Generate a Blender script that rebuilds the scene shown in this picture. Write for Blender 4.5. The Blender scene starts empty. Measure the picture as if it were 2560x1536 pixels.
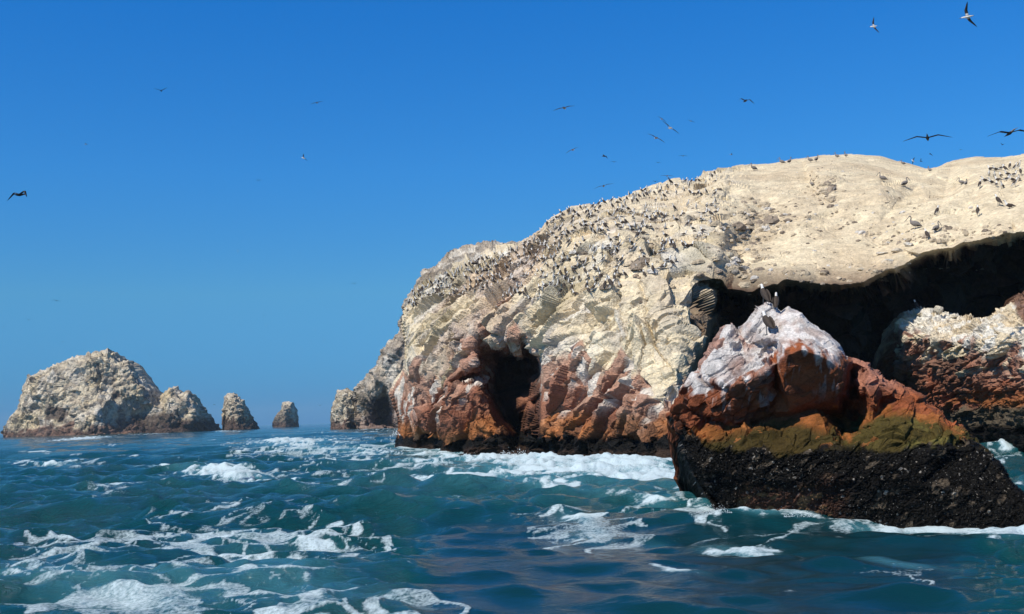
import bpy, math, random
import numpy as np
from mathutils import Vector, Matrix
from mathutils.geometry import delaunay_2d_cdt

# ------------------------------------------------------------------ camera, sky, sun
S = bpy.context.scene
COL = S.collection
W0, H0, F = 2560.0, 1536.0, 2900.0
EYE = 2.7
PITCH, ROLL = math.radians(5.4), math.radians(1.83)
cam_d = bpy.data.cameras.new("camera")
cam = bpy.data.objects.new("camera", cam_d); COL.objects.link(cam)
cam_d.sensor_width = 36.0; cam_d.lens = 36.0 * F / W0
cam_d.clip_start = 0.1; cam_d.clip_end = 20000
fwd = Vector((0, math.cos(PITCH), math.sin(PITCH)))
r0 = Vector((1, 0, 0)); u0 = r0.cross(fwd)
# boat heels: the horizon climbs to the right
right = (math.cos(ROLL) * r0 - math.sin(ROLL) * u0)
up = right.cross(fwd)
M = Matrix((right, up, -fwd)).transposed().to_4x4()
M.translation = Vector((0, 0, EYE))
cam.matrix_world = M
S.camera = cam
SUN_AZ, SUN_EL = math.radians(50), math.radians(50)      # left of, and behind, the viewer
sun_dir = Vector((-math.sin(SUN_AZ) * math.cos(SUN_EL), -math.cos(SUN_AZ) * math.cos(SUN_EL), math.sin(SUN_EL)))
world = bpy.data.worlds.new("World"); S.world = world; world.use_nodes = True
nt = world.node_tree; nt.nodes.clear()
sky = nt.nodes.new('ShaderNodeTexSky'); sky.sky_type = 'NISHITA'; sky.sun_disc = False
sky.sun_elevation = SUN_EL; sky.sun_rotation = math.pi + SUN_AZ
sky.altitude = 0; sky.air_density = 1.0; sky.dust_density = 0.0; sky.ozone_density = 6.0
hs = nt.nodes.new('ShaderNodeHueSaturation'); hs.inputs['Saturation'].default_value = 1.0
tint = nt.nodes.new('ShaderNodeMix'); tint.data_type = 'RGBA'; tint.blend_type = 'MULTIPLY'
tint.inputs['Factor'].default_value = 1.0
# the air's colour by height above the horizon
tcw = nt.nodes.new('ShaderNodeTexCoord'); sxw = nt.nodes.new('ShaderNodeSeparateXYZ'); rpw = nt.nodes.new('ShaderNodeValToRGB')
nt.links.new(tcw.outputs['Generated'], sxw.inputs[0]); nt.links.new(sxw.outputs['Z'], rpw.inputs[0])
stops = [(0, (.06, .32, .92)), (.04, (.15, .48, .93)), (.11, (.31, .73, .98)), (.21, (.24, .84, 1.28)), (.34, (.13, .85, 1.46)), (1.0, (.34, .40, .46))]
for k_, (p_, c_) in enumerate(stops):
    e_ = rpw.color_ramp.elements[k_] if k_ < 2 else rpw.color_ramp.elements.new(p_)
    e_.position = p_; e_.color = tuple(v / 1.5 for v in c_) + (1,)
scw = nt.nodes.new('ShaderNodeVectorMath'); scw.operation = 'SCALE'; scw.inputs['Scale'].default_value = 1.5
nt.links.new(rpw.outputs[0], scw.inputs[0]); nt.links.new(scw.outputs[0], tint.inputs['B'])
bg = nt.nodes.new('ShaderNodeBackground'); bg.inputs['Strength'].default_value = 0.10
wo = nt.nodes.new('ShaderNodeOutputWorld')
nt.links.new(sky.outputs[0], hs.inputs['Color']); nt.links.new(hs.outputs[0], tint.inputs['A'])
nt.links.new(tint.outputs['Result'], bg.inputs['Color']); nt.links.new(bg.outputs[0], wo.inputs[0])
sl = bpy.data.lights.new("sun", 'SUN'); sl.energy = 5.0; sl.angle = math.radians(0.5); sl.color = (1.0, 0.93, 0.81)
so = bpy.data.objects.new("sun", sl); COL.objects.link(so)
so.rotation_euler = sun_dir.to_track_quat('Z', 'Y').to_euler()
S.view_settings.view_transform = 'Standard'; S.view_settings.look = 'None'
S.view_settings.exposure = 0.0; S.view_settings.gamma = 1.0
S.render.engine = 'CYCLES'
S.cycles.max_bounces = 6; S.cycles.diffuse_bounces = 3; S.cycles.glossy_bounces = 3
S.cycles.volume_bounces = 0

rng = np.random.default_rng(7)
R_ = np.array(right); U_ = np.array(up); Fw = np.array(fwd)

def ray(px, py):
    px = np.asarray(px, float); py = np.asarray(py, float)
    a = (px - W0 / 2) / F; b = (H0 / 2 - py) / F
    d = a[..., None] * R_ + b[..., None] * U_ + Fw
    return d / d[..., 1:2]
def at(px, py, Y):                    # the point seen at a photo pixel, Y metres ahead
    P = ray(px, py) * np.asarray(Y, float)[..., None]
    P[..., 2] += EYE
    return P
def pix(P):                           # world point -> photo pixel
    Q = P - np.array((0, 0, EYE)); z = Q @ Fw
    return W0 / 2 + F * (Q @ R_) / z, H0 / 2 - F * (Q @ U_) / z
def on_sea(px, py):
    d = ray(px, py); t = -EYE / np.minimum(d[..., 2], -1e-4)
    return d * t[..., None] + np.array((0, 0, EYE))

# ------------------------------------------------------------------ noise
def hash3(ix, iy, iz, seed):
    h = (ix.astype(np.int64) * 374761393 + iy.astype(np.int64) * 668265263 + iz.astype(np.int64) * 2147483647 // 3 + seed * 974634777) & 0xffffffff
    h = ((h ^ (h >> 13)) * 1274126177) & 0xffffffff
    h = ((h ^ (h >> 16)) * 2246822519) & 0xffffffff
    return (h ^ (h >> 15)) & 0xffffffff
def rnd(h, k):
    h2 = ((h ^ (k * 0x9E3779B1 & 0xffffffff)) * 2654435761) & 0xffffffff
    h2 = ((h2 ^ (h2 >> 15)) * 2246822519) & 0xffffffff
    return ((h2 ^ (h2 >> 13)) & 0xffffff).astype(np.float32) / 16777215.0
def vnoise(p, seed=0):
    i = np.floor(p).astype(np.int64); f = (p - i).astype(np.float32); f = f * f * (3 - 2 * f)
    out = 0
    for dx in (0, 1):
        wx = f[:, 0] if dx else 1 - f[:, 0]
        for dy in (0, 1):
            wy = f[:, 1] if dy else 1 - f[:, 1]
            for dz in (0, 1):
                wz = f[:, 2] if dz else 1 - f[:, 2]
                out = out + rnd(hash3(i[:, 0] + dx, i[:, 1] + dy, i[:, 2] + dz, seed), 1) * (wx * wy * wz)
    return out * 2 - 1
def fbm(p, size, octv=4, seed=0, gain=0.5):
    q = p / size; a = 1.0; s = 0; tot = 0
    for k in range(octv):
        s = s + a * vnoise(q * (2.03 ** k) + 17.3 * k, seed + k); tot += a; a *= gain
    return s / tot
def sst(a, b, x):
    t = np.clip((x - a) / (b - a), 0, 1); return t * t * (3 - 2 * t)
def frame(dip, strike):               # bedding frame: rows scale the axes
    return np.array(Matrix.Rotation(strike, 3, 'Z') @ Matrix.Rotation(dip, 3, 'Y')).T
def facet(p, size, aniso, rot, seed):
    """broken-rock relief: every Voronoi block is a tilted plane. -> height, block id, edge distance"""
    q = ((p @ rot.T) / (np.array(aniso) * size)).astype(np.float32)
    c = np.floor(q).astype(np.int64); sg = 1.0 if seed % 2 else -1.0
    if seed >= 500:                   # slabs: every Voronoi block is one tilted plane with a broken edge
        n = len(q); F1 = np.full(n, 9e9, np.float32); F2 = F1.copy(); ID = np.zeros(n, np.int64); D = np.zeros((n, 3), np.float32)
        for dx in (-1, 0, 1):
            for dy in (-1, 0, 1):
                for dz in (-1, 0, 1):
                    h = hash3(c[:, 0] + dx, c[:, 1] + dy, c[:, 2] + dz, seed)
                    v = np.stack([q[:, 0] - (c[:, 0] + dx + rnd(h, 1)), q[:, 1] - (c[:, 1] + dy + rnd(h, 2)), q[:, 2] - (c[:, 2] + dz + rnd(h, 3))], 1)
                    d = (v * v).sum(1); m = d < F1
                    F2 = np.where(m, F1, np.minimum(F2, d)); F1 = np.where(m, d, F1); ID = np.where(m, h, ID); D[m] = v[m]
        g = np.stack([rnd(ID, 4) - .5, rnd(ID, 5) - .5, rnd(ID, 6) - .5], 1) * 2; e = np.sqrt(F2) - np.sqrt(F1)
        return ((rnd(ID, 7) - .4) * .42 + (D * g).sum(1) * .70) * size * np.clip(e / .05, .15, 1), ID, e
    n = len(q); F1 = np.full(n, -9e9, np.float32); F2 = F1.copy(); ID = np.zeros(n, np.int64)
    for dx in (-1, 0, 1):
        for dy in (-1, 0, 1):
            for dz in (-1, 0, 1):
                h = hash3(c[:, 0] + dx, c[:, 1] + dy, c[:, 2] + dz, seed)
                vx = q[:, 0] - (c[:, 0] + dx + rnd(h, 1)); vy = q[:, 1] - (c[:, 1] + dy + rnd(h, 2)); vz = q[:, 2] - (c[:, 2] + dz + rnd(h, 3))
                g1, g2, g3 = rnd(h, 4) - .5, rnd(h, 5) - .5, rnd(h, 6) - .5
                d = (rnd(h, 7) - .5) * .62 + 1.9 * (vx * g1 + vy * g2 + vz * g3) - .55 * (vx * vx + vy * vy + vz * vz)
                m = d > F1
                F2 = np.where(m, F1, np.maximum(F2, d)); F1 = np.where(m, d, F1); ID = np.where(m, h, ID)
    return (F1 - .20) * sg * size, ID, F1 - F2

# ------------------------------------------------------------------ mesh helpers
def tag(o, label=None, cat=None, group=None, kind=None):
    if label: o['label'] = label
    if cat: o['category'] = cat
    if group: o['group'] = group
    if kind: o['kind'] = kind
    return o
def grid_mesh(name, V, ni, nj, mat, smooth=False, attrs=None, keep=None, wrap=False):
    idx = np.arange(ni * nj).reshape(ni, nj)
    if wrap: idx = np.concatenate([idx, idx[:1]], 0)
    q = np.stack([idx[:-1, :-1], idx[1:, :-1], idx[1:, 1:], idx[:-1, 1:]], -1).reshape(-1, 4)
    me = bpy.data.meshes.new(name)
    me.vertices.add(len(V)); me.vertices.foreach_set('co', np.ascontiguousarray(V, np.float32).ravel())
    me.loops.add(q.size); me.loops.foreach_set('vertex_index', q.ravel().astype(np.int32))
    me.polygons.add(len(q)); me.polygons.foreach_set('loop_start', np.arange(0, q.size, 4, dtype=np.int32))
    me.polygons.foreach_set('loop_total', np.full(len(q), 4, np.int32))
    me.polygons.foreach_set('use_smooth', np.full(len(q), smooth))
    for k, a in (attrs or {}).items():
        if a.ndim == 2:
            at_ = me.attributes.new(k, 'FLOAT_COLOR', 'POINT')
            c = np.ones((len(V), 4), np.float32); c[:, :3] = a; at_.data.foreach_set('color', c.ravel())
        else:
            at_ = me.attributes.new(k, 'FLOAT', 'POINT'); at_.data.foreach_set('value', a.astype(np.float32))
    me.update(); me.validate()
    me.materials.append(mat)
    o = bpy.data.objects.new(name, me); COL.objects.link(o)
    return o
def mesh_obj(name, verts, faces, mats, midx=None, parent=None, smooth=True):
    me = bpy.data.meshes.new(name); me.from_pydata([tuple(v) for v in verts], [], faces)
    for m in mats: me.materials.append(m)
    if midx is not None: me.polygons.foreach_set('material_index', np.array(midx, np.int32))
    me.polygons.foreach_set('use_smooth', np.full(len(faces), smooth)); me.update()
    o = bpy.data.objects.new(name, me); COL.objects.link(o)
    if parent: o.parent = parent
    return o

# ------------------------------------------------------------------ materials
def N(nt, t, **kw):
    n = nt.nodes.new(t)
    for k, v in kw.items(): setattr(n, k, v)
    return n
def rock_material(name, fine, bump=0.6, rough=0.9, contrast=0.35, wetz=None):
    m = bpy.data.materials.new(name); m.use_nodes = True; nt = m.node_tree; L = nt.links
    b = nt.nodes['Principled BSDF']
    col = N(nt, 'ShaderNodeAttribute', attribute_name='Col')
    geo = N(nt, 'ShaderNodeNewGeometry')
    n1 = N(nt, 'ShaderNodeTexNoise'); n1.inputs['Scale'].default_value = 1.0 / fine; n1.inputs['Detail'].default_value = 8; n1.inputs['Roughness'].default_value = .68
    n2 = N(nt, 'ShaderNodeTexNoise'); n2.inputs['Scale'].default_value = 0.22 / fine; n2.inputs['Detail'].default_value = 5
    L.new(geo.outputs['Position'], n1.inputs['Vector']); L.new(geo.outputs['Position'], n2.inputs['Vector'])
    mr = N(nt, 'ShaderNodeMapRange'); mr.inputs['From Min'].default_value = .3; mr.inputs['From Max'].default_value = .7
    mr.inputs['To Min'].default_value = 1 - contrast; mr.inputs['To Max'].default_value = 1 + contrast * .6
    L.new(n1.outputs['Fac'], mr.inputs['Value'])
    mr2 = N(nt, 'ShaderNodeMapRange'); mr2.inputs['From Min'].default_value = .35; mr2.inputs['From Max'].default_value = .65
    mr2.inputs['To Min'].default_value = 1 - contrast * .5; mr2.inputs['To Max'].default_value = 1 + contrast * .25
    L.new(n2.outputs['Fac'], mr2.inputs['Value'])
    mm = N(nt, 'ShaderNodeMath', operation='MULTIPLY'); L.new(mr.outputs[0], mm.inputs[0]); L.new(mr2.outputs[0], mm.inputs[1])
    vm = N(nt, 'ShaderNodeVectorMath', operation='SCALE'); L.new(col.outputs['Color'], vm.inputs[0]); L.new(mm.outputs[0], vm.inputs['Scale'])
    L.new(vm.outputs[0], b.inputs['Base Color'])
    bp = N(nt, 'ShaderNodeBump'); bp.inputs['Strength'].default_value = bump; bp.inputs['Distance'].default_value = fine * .6
    vo = N(nt, 'ShaderNodeTexVoronoi', feature='F1'); vo.inputs['Scale'].default_value = 1.6 / fine; vo.inputs['Detail'].default_value = 2
    L.new(geo.outputs['Position'], vo.inputs['Vector'])
    ad = N(nt, 'ShaderNodeMath', operation='ADD'); L.new(n1.outputs['Fac'], ad.inputs[0]); L.new(vo.outputs['Distance'], ad.inputs[1])
    L.new(ad.outputs[0], bp.inputs['Height']); L.new(bp.outputs[0], b.inputs['Normal'])
    wet = N(nt, 'ShaderNodeAttribute', attribute_name='wet')
    rr = N(nt, 'ShaderNodeMapRange'); rr.inputs['To Min'].default_value = rough; rr.inputs['To Max'].default_value = .6
    L.new(wet.outputs['Fac'], rr.inputs['Value']); L.new(rr.outputs[0], b.inputs['Roughness'])
    b.inputs['Specular IOR Level'].default_value = .15
    return m
def plain(name, c, rough=.8, var=.25, scale=12.0):
    m = bpy.data.materials.new(name); m.use_nodes = True; nt = m.node_tree; b = nt.nodes['Principled BSDF']
    n = N(nt, 'ShaderNodeTexNoise'); n.inputs['Scale'].default_value = scale; n.inputs['Detail'].default_value = 4
    tc = N(nt, 'ShaderNodeTexCoord'); nt.links.new(tc.outputs['Object'], n.inputs['Vector'])
    mx = N(nt, 'ShaderNodeMix', data_type='RGBA')
    mx.inputs['A'].default_value = tuple(x * (1 - var) for x in c) + (1,); mx.inputs['B'].default_value = tuple(min(1, x * (1 + var)) for x in c) + (1,)
    nt.links.new(n.outputs['Fac'], mx.inputs['Factor']); nt.links.new(mx.outputs['Result'], b.inputs['Base Color'])
    b.inputs['Roughness'].default_value = rough; b.inputs['Specular IOR Level'].default_value = .3
    return m

# ------------------------------------------------------------------ rock patches
def lin_interp(ctrl, px, py, extra=4000):
    pts = np.array([c[:2] for c in ctrl], float); val = np.array([c[2] for c in ctrl], float)
    x0, y0 = pts.min(0); x1, y1 = pts.max(0)
    hull = []
    for t in np.linspace(0, 1, 7):
        for q in ((x0 + (x1 - x0) * t, y0 - 60), (x0 + (x1 - x0) * t, y1 + 60), (x0 - 60, y0 + (y1 - y0) * t), (x1 + 60, y0 + (y1 - y0) * t)): hull.append(q)
    hull = np.array(hull); d = ((hull[:, None] - pts[None]) ** 2).sum(-1); hv = val[d.argmin(1)]
    P = np.concatenate([pts, hull]); Vv = np.concatenate([val, hv])
    vo, _, tris, ov, _, _ = delaunay_2d_cdt([Vector(p) for p in P], [], [], 0, 1e-4)
    vv = np.array([Vv[o[0]] if o else 0 for o in ov]); vo = np.array([tuple(v) for v in vo])
    out = np.full(px.shape, np.nan)
    for t in tris:
        a, b, c = vo[t[0]], vo[t[1]], vo[t[2]]
        lo = np.minimum(np.minimum(a, b), c); hi = np.maximum(np.maximum(a, b), c)
        m = np.nonzero((px >= lo[0]) & (px <= hi[0]) & (py >= lo[1]) & (py <= hi[1]))
        if not len(m[0]): continue
        x = px[m]; y = py[m]
        det = (b[1] - c[1]) * (a[0] - c[0]) + (c[0] - b[0]) * (a[1] - c[1])
        if abs(det) < 1e-9: continue
        l1 = ((b[1] - c[1]) * (x - c[0]) + (c[0] - b[0]) * (y - c[1])) / det
        l2 = ((c[1] - a[1]) * (x - c[0]) + (a[0] - c[0]) * (y - c[1])) / det
        l3 = 1 - l1 - l2; ok = (l1 > -1e-6) & (l2 > -1e-6) & (l3 > -1e-6)
        v = l1 * vv[t[0]] + l2 * vv[t[1]] + l3 * vv[t[2]]
        out[m[0][ok], m[1][ok]] = v[ok]
    out[np.isnan(out)] = np.nanmean(out)
    return out
def resample(poly, n):
    P = np.array(poly, float); d = np.r_[0, np.cumsum(np.hypot(*(np.diff(P[:, :2], axis=0)).T) + .35 * np.hypot(*(np.diff(P[:, 2:], axis=0)).T))]
    s = np.linspace(0, d[-1], n)
    return np.stack([np.interp(s, d, P[:, k]) for k in range(4)], 1)
def blur(A, n):
    for _ in range(n):
        B = A.copy(); B[1:-1] = (A[:-2] + 2 * A[1:-1] + A[2:]) / 4; A = B
        B = A.copy(); B[:, 1:-1] = (A[:, :-2] + 2 * A[:, 1:-1] + A[:, 2:]) / 4; A = B
    return A
class Patch: pass
def patch(name, pairs, ctrl, nu, nv, nb, back, rw, rd, layers, colour, mat, D0=None, sm=3, jag=0.0, extra=None, warp=None):
    g = resample(pairs, nu)
    t = np.linspace(0, 1, nv)[None, :]
    px = g[:, 0:1] + (g[:, 2:3] - g[:, 0:1]) * t; py = g[:, 1:2] + (g[:, 3:4] - g[:, 1:2]) * t
    wx = wy = 0
    if warp:                          # creases and lips are ragged, not ruled lines
        q3 = np.stack([px.ravel(), py.ravel(), np.zeros(px.size)], 1)
        wx = (fbm(q3, warp[0], 3, 401) * warp[1]).reshape(px.shape); wy = (fbm(q3, warp[0], 3, 411) * warp[1]).reshape(px.shape)
        hq, _, _ = facet(q3, warp[0] * .45, (1, 1, 1), np.eye(3), 421); wy = wy + (hq / (warp[0] * .45) * warp[1] * .8).reshape(px.shape)
        if len(warp) > 2: wm = warp[2](px, py); wx = wx * wm; wy = wy * wm
    Y = lin_interp(ctrl, px + wx, py + wy)
    if D0 is not None: Y = Y + D0(px)
    Y = blur(Y, sm)
    # distance from silhouette, in photo pixels, rounds the form over to its far side
    gp = g[::max(1, nu // 260), :2]
    s = np.full(px.shape, 1e9)
    near = (t * np.hypot(g[:, 2:3] - g[:, 0:1], g[:, 3:4] - g[:, 1:2])) * np.ones_like(px)
    for k in range(len(gp)): s = np.minimum(s, (px - gp[k, 0]) ** 2 + (py - gp[k, 1]) ** 2)
    s = np.minimum(np.sqrt(s), near + 1e9 * 0); k = np.clip(1 - s / rw, 0, 1)
    Y = Y + rd * (1 - np.sqrt(np.clip(1 - k * k, 0, 1)))
    P = at(px, py, Y)
    rim = P[:, 0]; cen = rim.mean(0)
    B = []
    for j in range(nb, 0, -1):
        a = j / nb * math.pi / 2
        q = rim.copy(); q[:, 1] += back * math.sin(a); q[:, 0] += (cen[0] - rim[:, 0]) * .35 * (1 - math.cos(a)); q[:, 2] = rim[:, 2] + (-3 - rim[:, 2]) * (1 - math.cos(a)) ; B.append(q)
    P = np.concatenate([np.stack(B, 1), P], 1); nj = nb + nv
    du = np.gradient(P, axis=0); dv = np.gradient(P, axis=1)
    n = np.cross(du, dv); n /= np.linalg.norm(n, axis=-1, keepdims=True) + 1e-9
    mid = P[nu // 2, nb + nv // 2]; C = np.array((0, 0, EYE))
    fr = n[:, nb:]; sgn = np.sign(np.mean((fr * (C - P[:, nb:])).sum(-1))); n *= sgn
    n = np.stack([blur(n[..., k], 4) for k in range(3)], -1); n /= np.linalg.norm(n, axis=-1, keepdims=True) + 1e-9
    p = P.reshape(-1, 3); nn = n.reshape(-1, 3); pp = p.copy()
    PX = np.concatenate([np.repeat(px[:, :1], nb, 1), px], 1).ravel(); PY = np.concatenate([np.repeat(py[:, :1], nb, 1), py], 1).ravel()
    ids = []; disp = np.zeros(len(p), np.float32)
    wp = p + 0.12 * layers[0][0] * np.stack([fbm(p, layers[0][0] * .7, 2, 50 + k) for k in range(3)], 1)
    for (size, amp, aniso, rot, seed, mask) in layers:
        h, ID, e = facet(wp, size, aniso, rot, seed)
        crack = np.clip(1 - e / .06, 0, 1) * min(size, 1.6) * .15 * (rnd(ID, 9) > .30)
        mk = 1 if mask is None else mask(PX, PY, p)
        disp += (h - crack) * amp * mk; ids.append(ID)
    disp += fbm(p, layers[-1][0] * 1.5, 3, 9) * layers[-1][0] * .12 * (1 if layers[-1][5] is None else layers[-1][5](PX, PY, p))
    if extra is not None: disp += extra(PX, PY, p)
    pp = p + nn * disp[:, None]
    r = Patch(); r.wy = np.concatenate([np.zeros((nu, nb)), np.zeros_like(px) + wy], 1).ravel(); r.wx = np.concatenate([np.zeros((nu, nb)), np.zeros_like(px) + wx], 1).ravel(); r.p = pp; r.base = p; r.n = nn; r.px = PX; r.py = PY; r.ids = ids; r.disp = disp; r.nb = nb; r.nv = nv; r.nu = nu
    c, wet = colour(r)
    r.o = grid_mesh(name, pp, nu, nj, mat, False, {'Col': np.clip(c, 0, 1), 'wet': wet})
    # where each vertex is really seen
    r.sx, r.sy = pix(pp); r.front = np.tile(np.arange(nj) >= nb, nu)
    return r
def C3(*c): return np.array(c, np.float32)
def mixc(a, b, t): return a + (b - a) * np.asarray(t)[:, None]
CREAM, CREAM2, BONE, GREY = C3(.80, .69, .49), C3(.70, .585, .41), C3(.80, .76, .67), C3(.38, .35, .33)
OLIVE, RUST, PINK, ORANGE = C3(.32, .27, .12), C3(.27, .095, .052), C3(.48, .28, .20), C3(.38, .145, .045)
BROWN, BLACK, MOSS, WHITE = C3(.13, .075, .05), C3(.0045, .004, .0035), C3(.060, .050, .013), C3(.74, .72, .70)

# ================================================================== THE LARGE STRUCTURE
m_head = rock_material('headland_rock', .22, .55)
m_near = rock_material('near_rock', .07, .4, contrast=.4)
m_far = rock_material('distant_rock', 1.0, .6, contrast=.5)
m_back = rock_material('back_hill_rock', .7, .7, contrast=.5)
rotA = frame(math.radians(42), math.radians(20)); rotB = frame(math.radians(-40), math.radians(-25)); rotC = frame(math.radians(12), math.radians(60))

def D_head(x): return np.interp(x, [985, 1071, 1167, 1255, 1343, 1447, 1614, 1702], [101, 96, 87, 81, 75.5, 69.5, 63, 61])
head_pairs = [(985, 1125, 990, 1150), (987, 1103, 1000, 1155), (1000, 1055, 1015, 1158), (987, 1020, 1030, 1160), (974, 985, 1045, 1160), (986, 955, 1060, 1162),
 (1008, 925, 1078, 1163), (1017, 880, 1092, 1164), (1008, 832, 1105, 1165), (1003, 806, 1117, 1165), (1012, 775, 1130, 1165), (1037, 732, 1150, 1166), (1058, 715, 1170, 1166),
 (1112, 698, 1210, 1168), (1142, 673, 1235, 1168), (1196, 652, 1272, 1168), (1242, 639, 1302, 1170), (1292, 627, 1338, 1170), (1326, 602, 1362, 1172), (1354, 584, 1382, 1172),
 (1375, 551, 1398, 1174), (1408, 530, 1425, 1175), (1429, 519, 1440, 1176), (1489, 514, 1497, 1178), (1537, 500, 1540, 1180), (1570, 487, 1572, 1182), (1610, 476, 1612, 1182), (1672, 457, 1672, 1182),
 (1737, 449, 1737, 1182), (1766, 431, 1766, 1182), (1812, 423, 1812, 1182), (1871, 413, 1871, 1182), (1917, 412, 1917, 1182), (2001, 397, 2001, 1182), (2086, 387, 2086, 1182), (2143, 385, 2143, 1182),
 (2200, 390, 2200, 1182), (2256, 405, 2256, 1182), (2313, 422, 2313, 1182), (2341, 419, 2341, 1182), (2383, 401, 2383, 1182), (2440, 394, 2440, 1182), (2511, 397, 2511, 1182), (2560, 387, 2560, 1182), (2790, 350, 2790, 1182)]
hc = []
for x in (985, 1071, 1120, 1167, 1255, 1343, 1400, 1447, 1530, 1614, 1700):
    d = float(D_head(x)); hc += [(x, 1170, d)]
    if not 1215 < x < 1340: hc += [(x, 1095, d + .4)]
hc += [(987, 1020, 101), (1004, 806, 104), (1037, 732, 108), (1050, 900, 97), (1110, 960, 90), (1110, 1045, 89.5), (1060, 1030, 94), (1100, 850, 95), (1150, 760, 96.5), (1120, 705, 102),
 (1178, 830, 89), (1186, 900, 87.5), (1190, 980, 86), (1205, 1060, 84.8), (1190, 690, 97), (1240, 645, 103), (1292, 632, 103), (1230, 770, 88), (1240, 825, 86),
 (1200, 850, 90.5), (1204, 900, 93), (1206, 950, 92), (1214, 1000, 86.5), (1236, 1060, 85), (1262, 1115, 83.5), (1228, 985, 94), (1255, 1045, 93), (1290, 1105, 90), (1265, 878, 92), (1300, 860, 90), (1280, 905, 96), (1330, 900, 93), (1320, 950, 95), (1340, 1000, 92), (1325, 1080, 90),
 (1335, 1130, 82), (1265, 850, 84.5), (1305, 835, 82), (1345, 850, 79), (1322, 1003, 89), (1300, 1080, 93),
 (1360, 905, 76), (1353, 980, 75.5), (1346, 1060, 75), (1343, 1100, 75.3), (1348, 930, 90),
 (1300, 750, 85), (1400, 750, 77), (1400, 870, 74), (1480, 900, 70), (1500, 1020, 68.4), (1600, 900, 66), (1600, 1020, 63.7), (1650, 980, 62.5), (1688, 1050, 61), (1688, 950, 62.5), (1560, 760, 71),
 (1650, 800, 67), (1695, 870, 64.8), (1728, 925, 64.4), (1300, 660, 93), (1400, 600, 87), (1400, 660, 82.5), (1363, 565, 96), (1500, 600, 80), (1500, 680, 75.5), (1620, 700, 70.5), (1600, 600, 76), (1700, 650, 71.5),
 (1740, 700, 69.5), (1760, 620, 73), (1408, 532, 97), (1500, 550, 87), (1489, 514, 100), (1570, 487, 106), (1600, 530, 90), (1672, 460, 110), (1700, 520, 92), (1700, 580, 80), (1766, 431, 118),
 (1797, 640, 71.8), (1803, 700, 70.4), (1772, 800, 68.2), (1752, 870, 66.3), (1708, 1000, 62.5), (1700, 1100, 61.3),
 (1824, 762, 76), (1796, 840, 75), (1762, 930, 73), (1728, 1020, 70), (1720, 1170, 68), (1835, 770, 81), (1900, 800, 84), (2000, 900, 86), (2200, 900, 88), (2400, 850, 88), (2650, 800, 86), (2100, 1170, 86),
 (2700, 1170, 86), (1850, 1000, 82), (2200, 780, 86), (2450, 700, 87), (2700, 650, 86), (1800, 1170, 80), (2350, 720, 84), (2250, 850, 84)]
rim = [(1822, 722, 70), (1850, 728, 69.6), (1880, 731, 69), (1935, 712, 68.5), (1960, 705, 68), (2030, 706, 68), (2100, 716, 67), (2170, 700, 67.5), (2240, 672, 68), (2300, 640, 68.5), (2350, 622, 68.5),
 (2420, 610, 68), (2480, 592, 68), (2560, 577, 67.5), (2660, 556, 67), (2790, 530, 66)]
for (x, y, d) in rim: hc += [(x, y, d), (x, y + 7, d + 1.3), (x, y + 26, d + 14)]
hc += [(1850, 640, 75.5), (1850, 690, 71.5), (1900, 560, 83), (2000, 640, 73), (2100, 600, 76.5), (2200, 560, 79), (2350, 540, 77), (2500, 500, 77), (2600, 470, 77), (1900, 480, 95), (2050, 500, 88), (2050, 440, 98),
 (2200, 480, 89), (2300, 460, 97), (2450, 450, 89), (2600, 440, 88), (1820, 560, 80), (1800, 600, 75), (1830, 610, 78.5), (2000, 560, 80), (2100, 660, 71.5), (2250, 620, 72), (2400, 570, 73),
 (1900, 413, 122), (2001, 398, 122), (2143, 386, 122), (2256, 406, 119), (2313, 423, 114), (2383, 402, 115), (2511, 398, 108), (2600, 385, 105), (2790, 350, 100), (1820, 470, 98), (1770, 500, 92)]
def lipm(x, y):                    # thin lips of the caves stay whole
    a = np.exp(-((x - 1352) / 10) ** 2) * sst(880, 900, y) * sst(1130, 1110, y)
    sx_ = np.interp(y, [640, 700, 800, 870, 925, 1000, 1100], [1802, 1806, 1776, 1756, 1732, 1714, 1706]); b = np.exp(-((x - sx_ - 4) / 12) ** 2) * sst(650, 700, y)
    cv = np.exp(-(((x - 1275) / 75) ** 2 + ((y - 990) / 115) ** 2) ** 2)
    return (1 - .85 * np.maximum(a, b)) * (1 - .72 * cv) * (.35 + .65 * sst(985, 1070, x + (y > 950) * 0))
def hill_mask(x, y, p):           # the guano-smoothed slope is calmer than the broken cliff
    a = sst(1730, 1850, x + (y - 600) * .25) * (1 - sst(-6, 18, y - np.interp(x, [r[0] for r in rim], [r[1] for r in rim])))
    b = sst(640, 520, y) * .55
    rr_ = np.where(x > 1800, sst(2, 16, np.abs(y - np.interp(x, [r[0] for r in rim], [r[1] for r in rim]))), 1)
    return (1 - .70 * np.maximum(a, b * (1 - a))) * (.1 + .9 * rr_) * lipm(x, y)
def strata(x, y, p):
    return None
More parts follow.
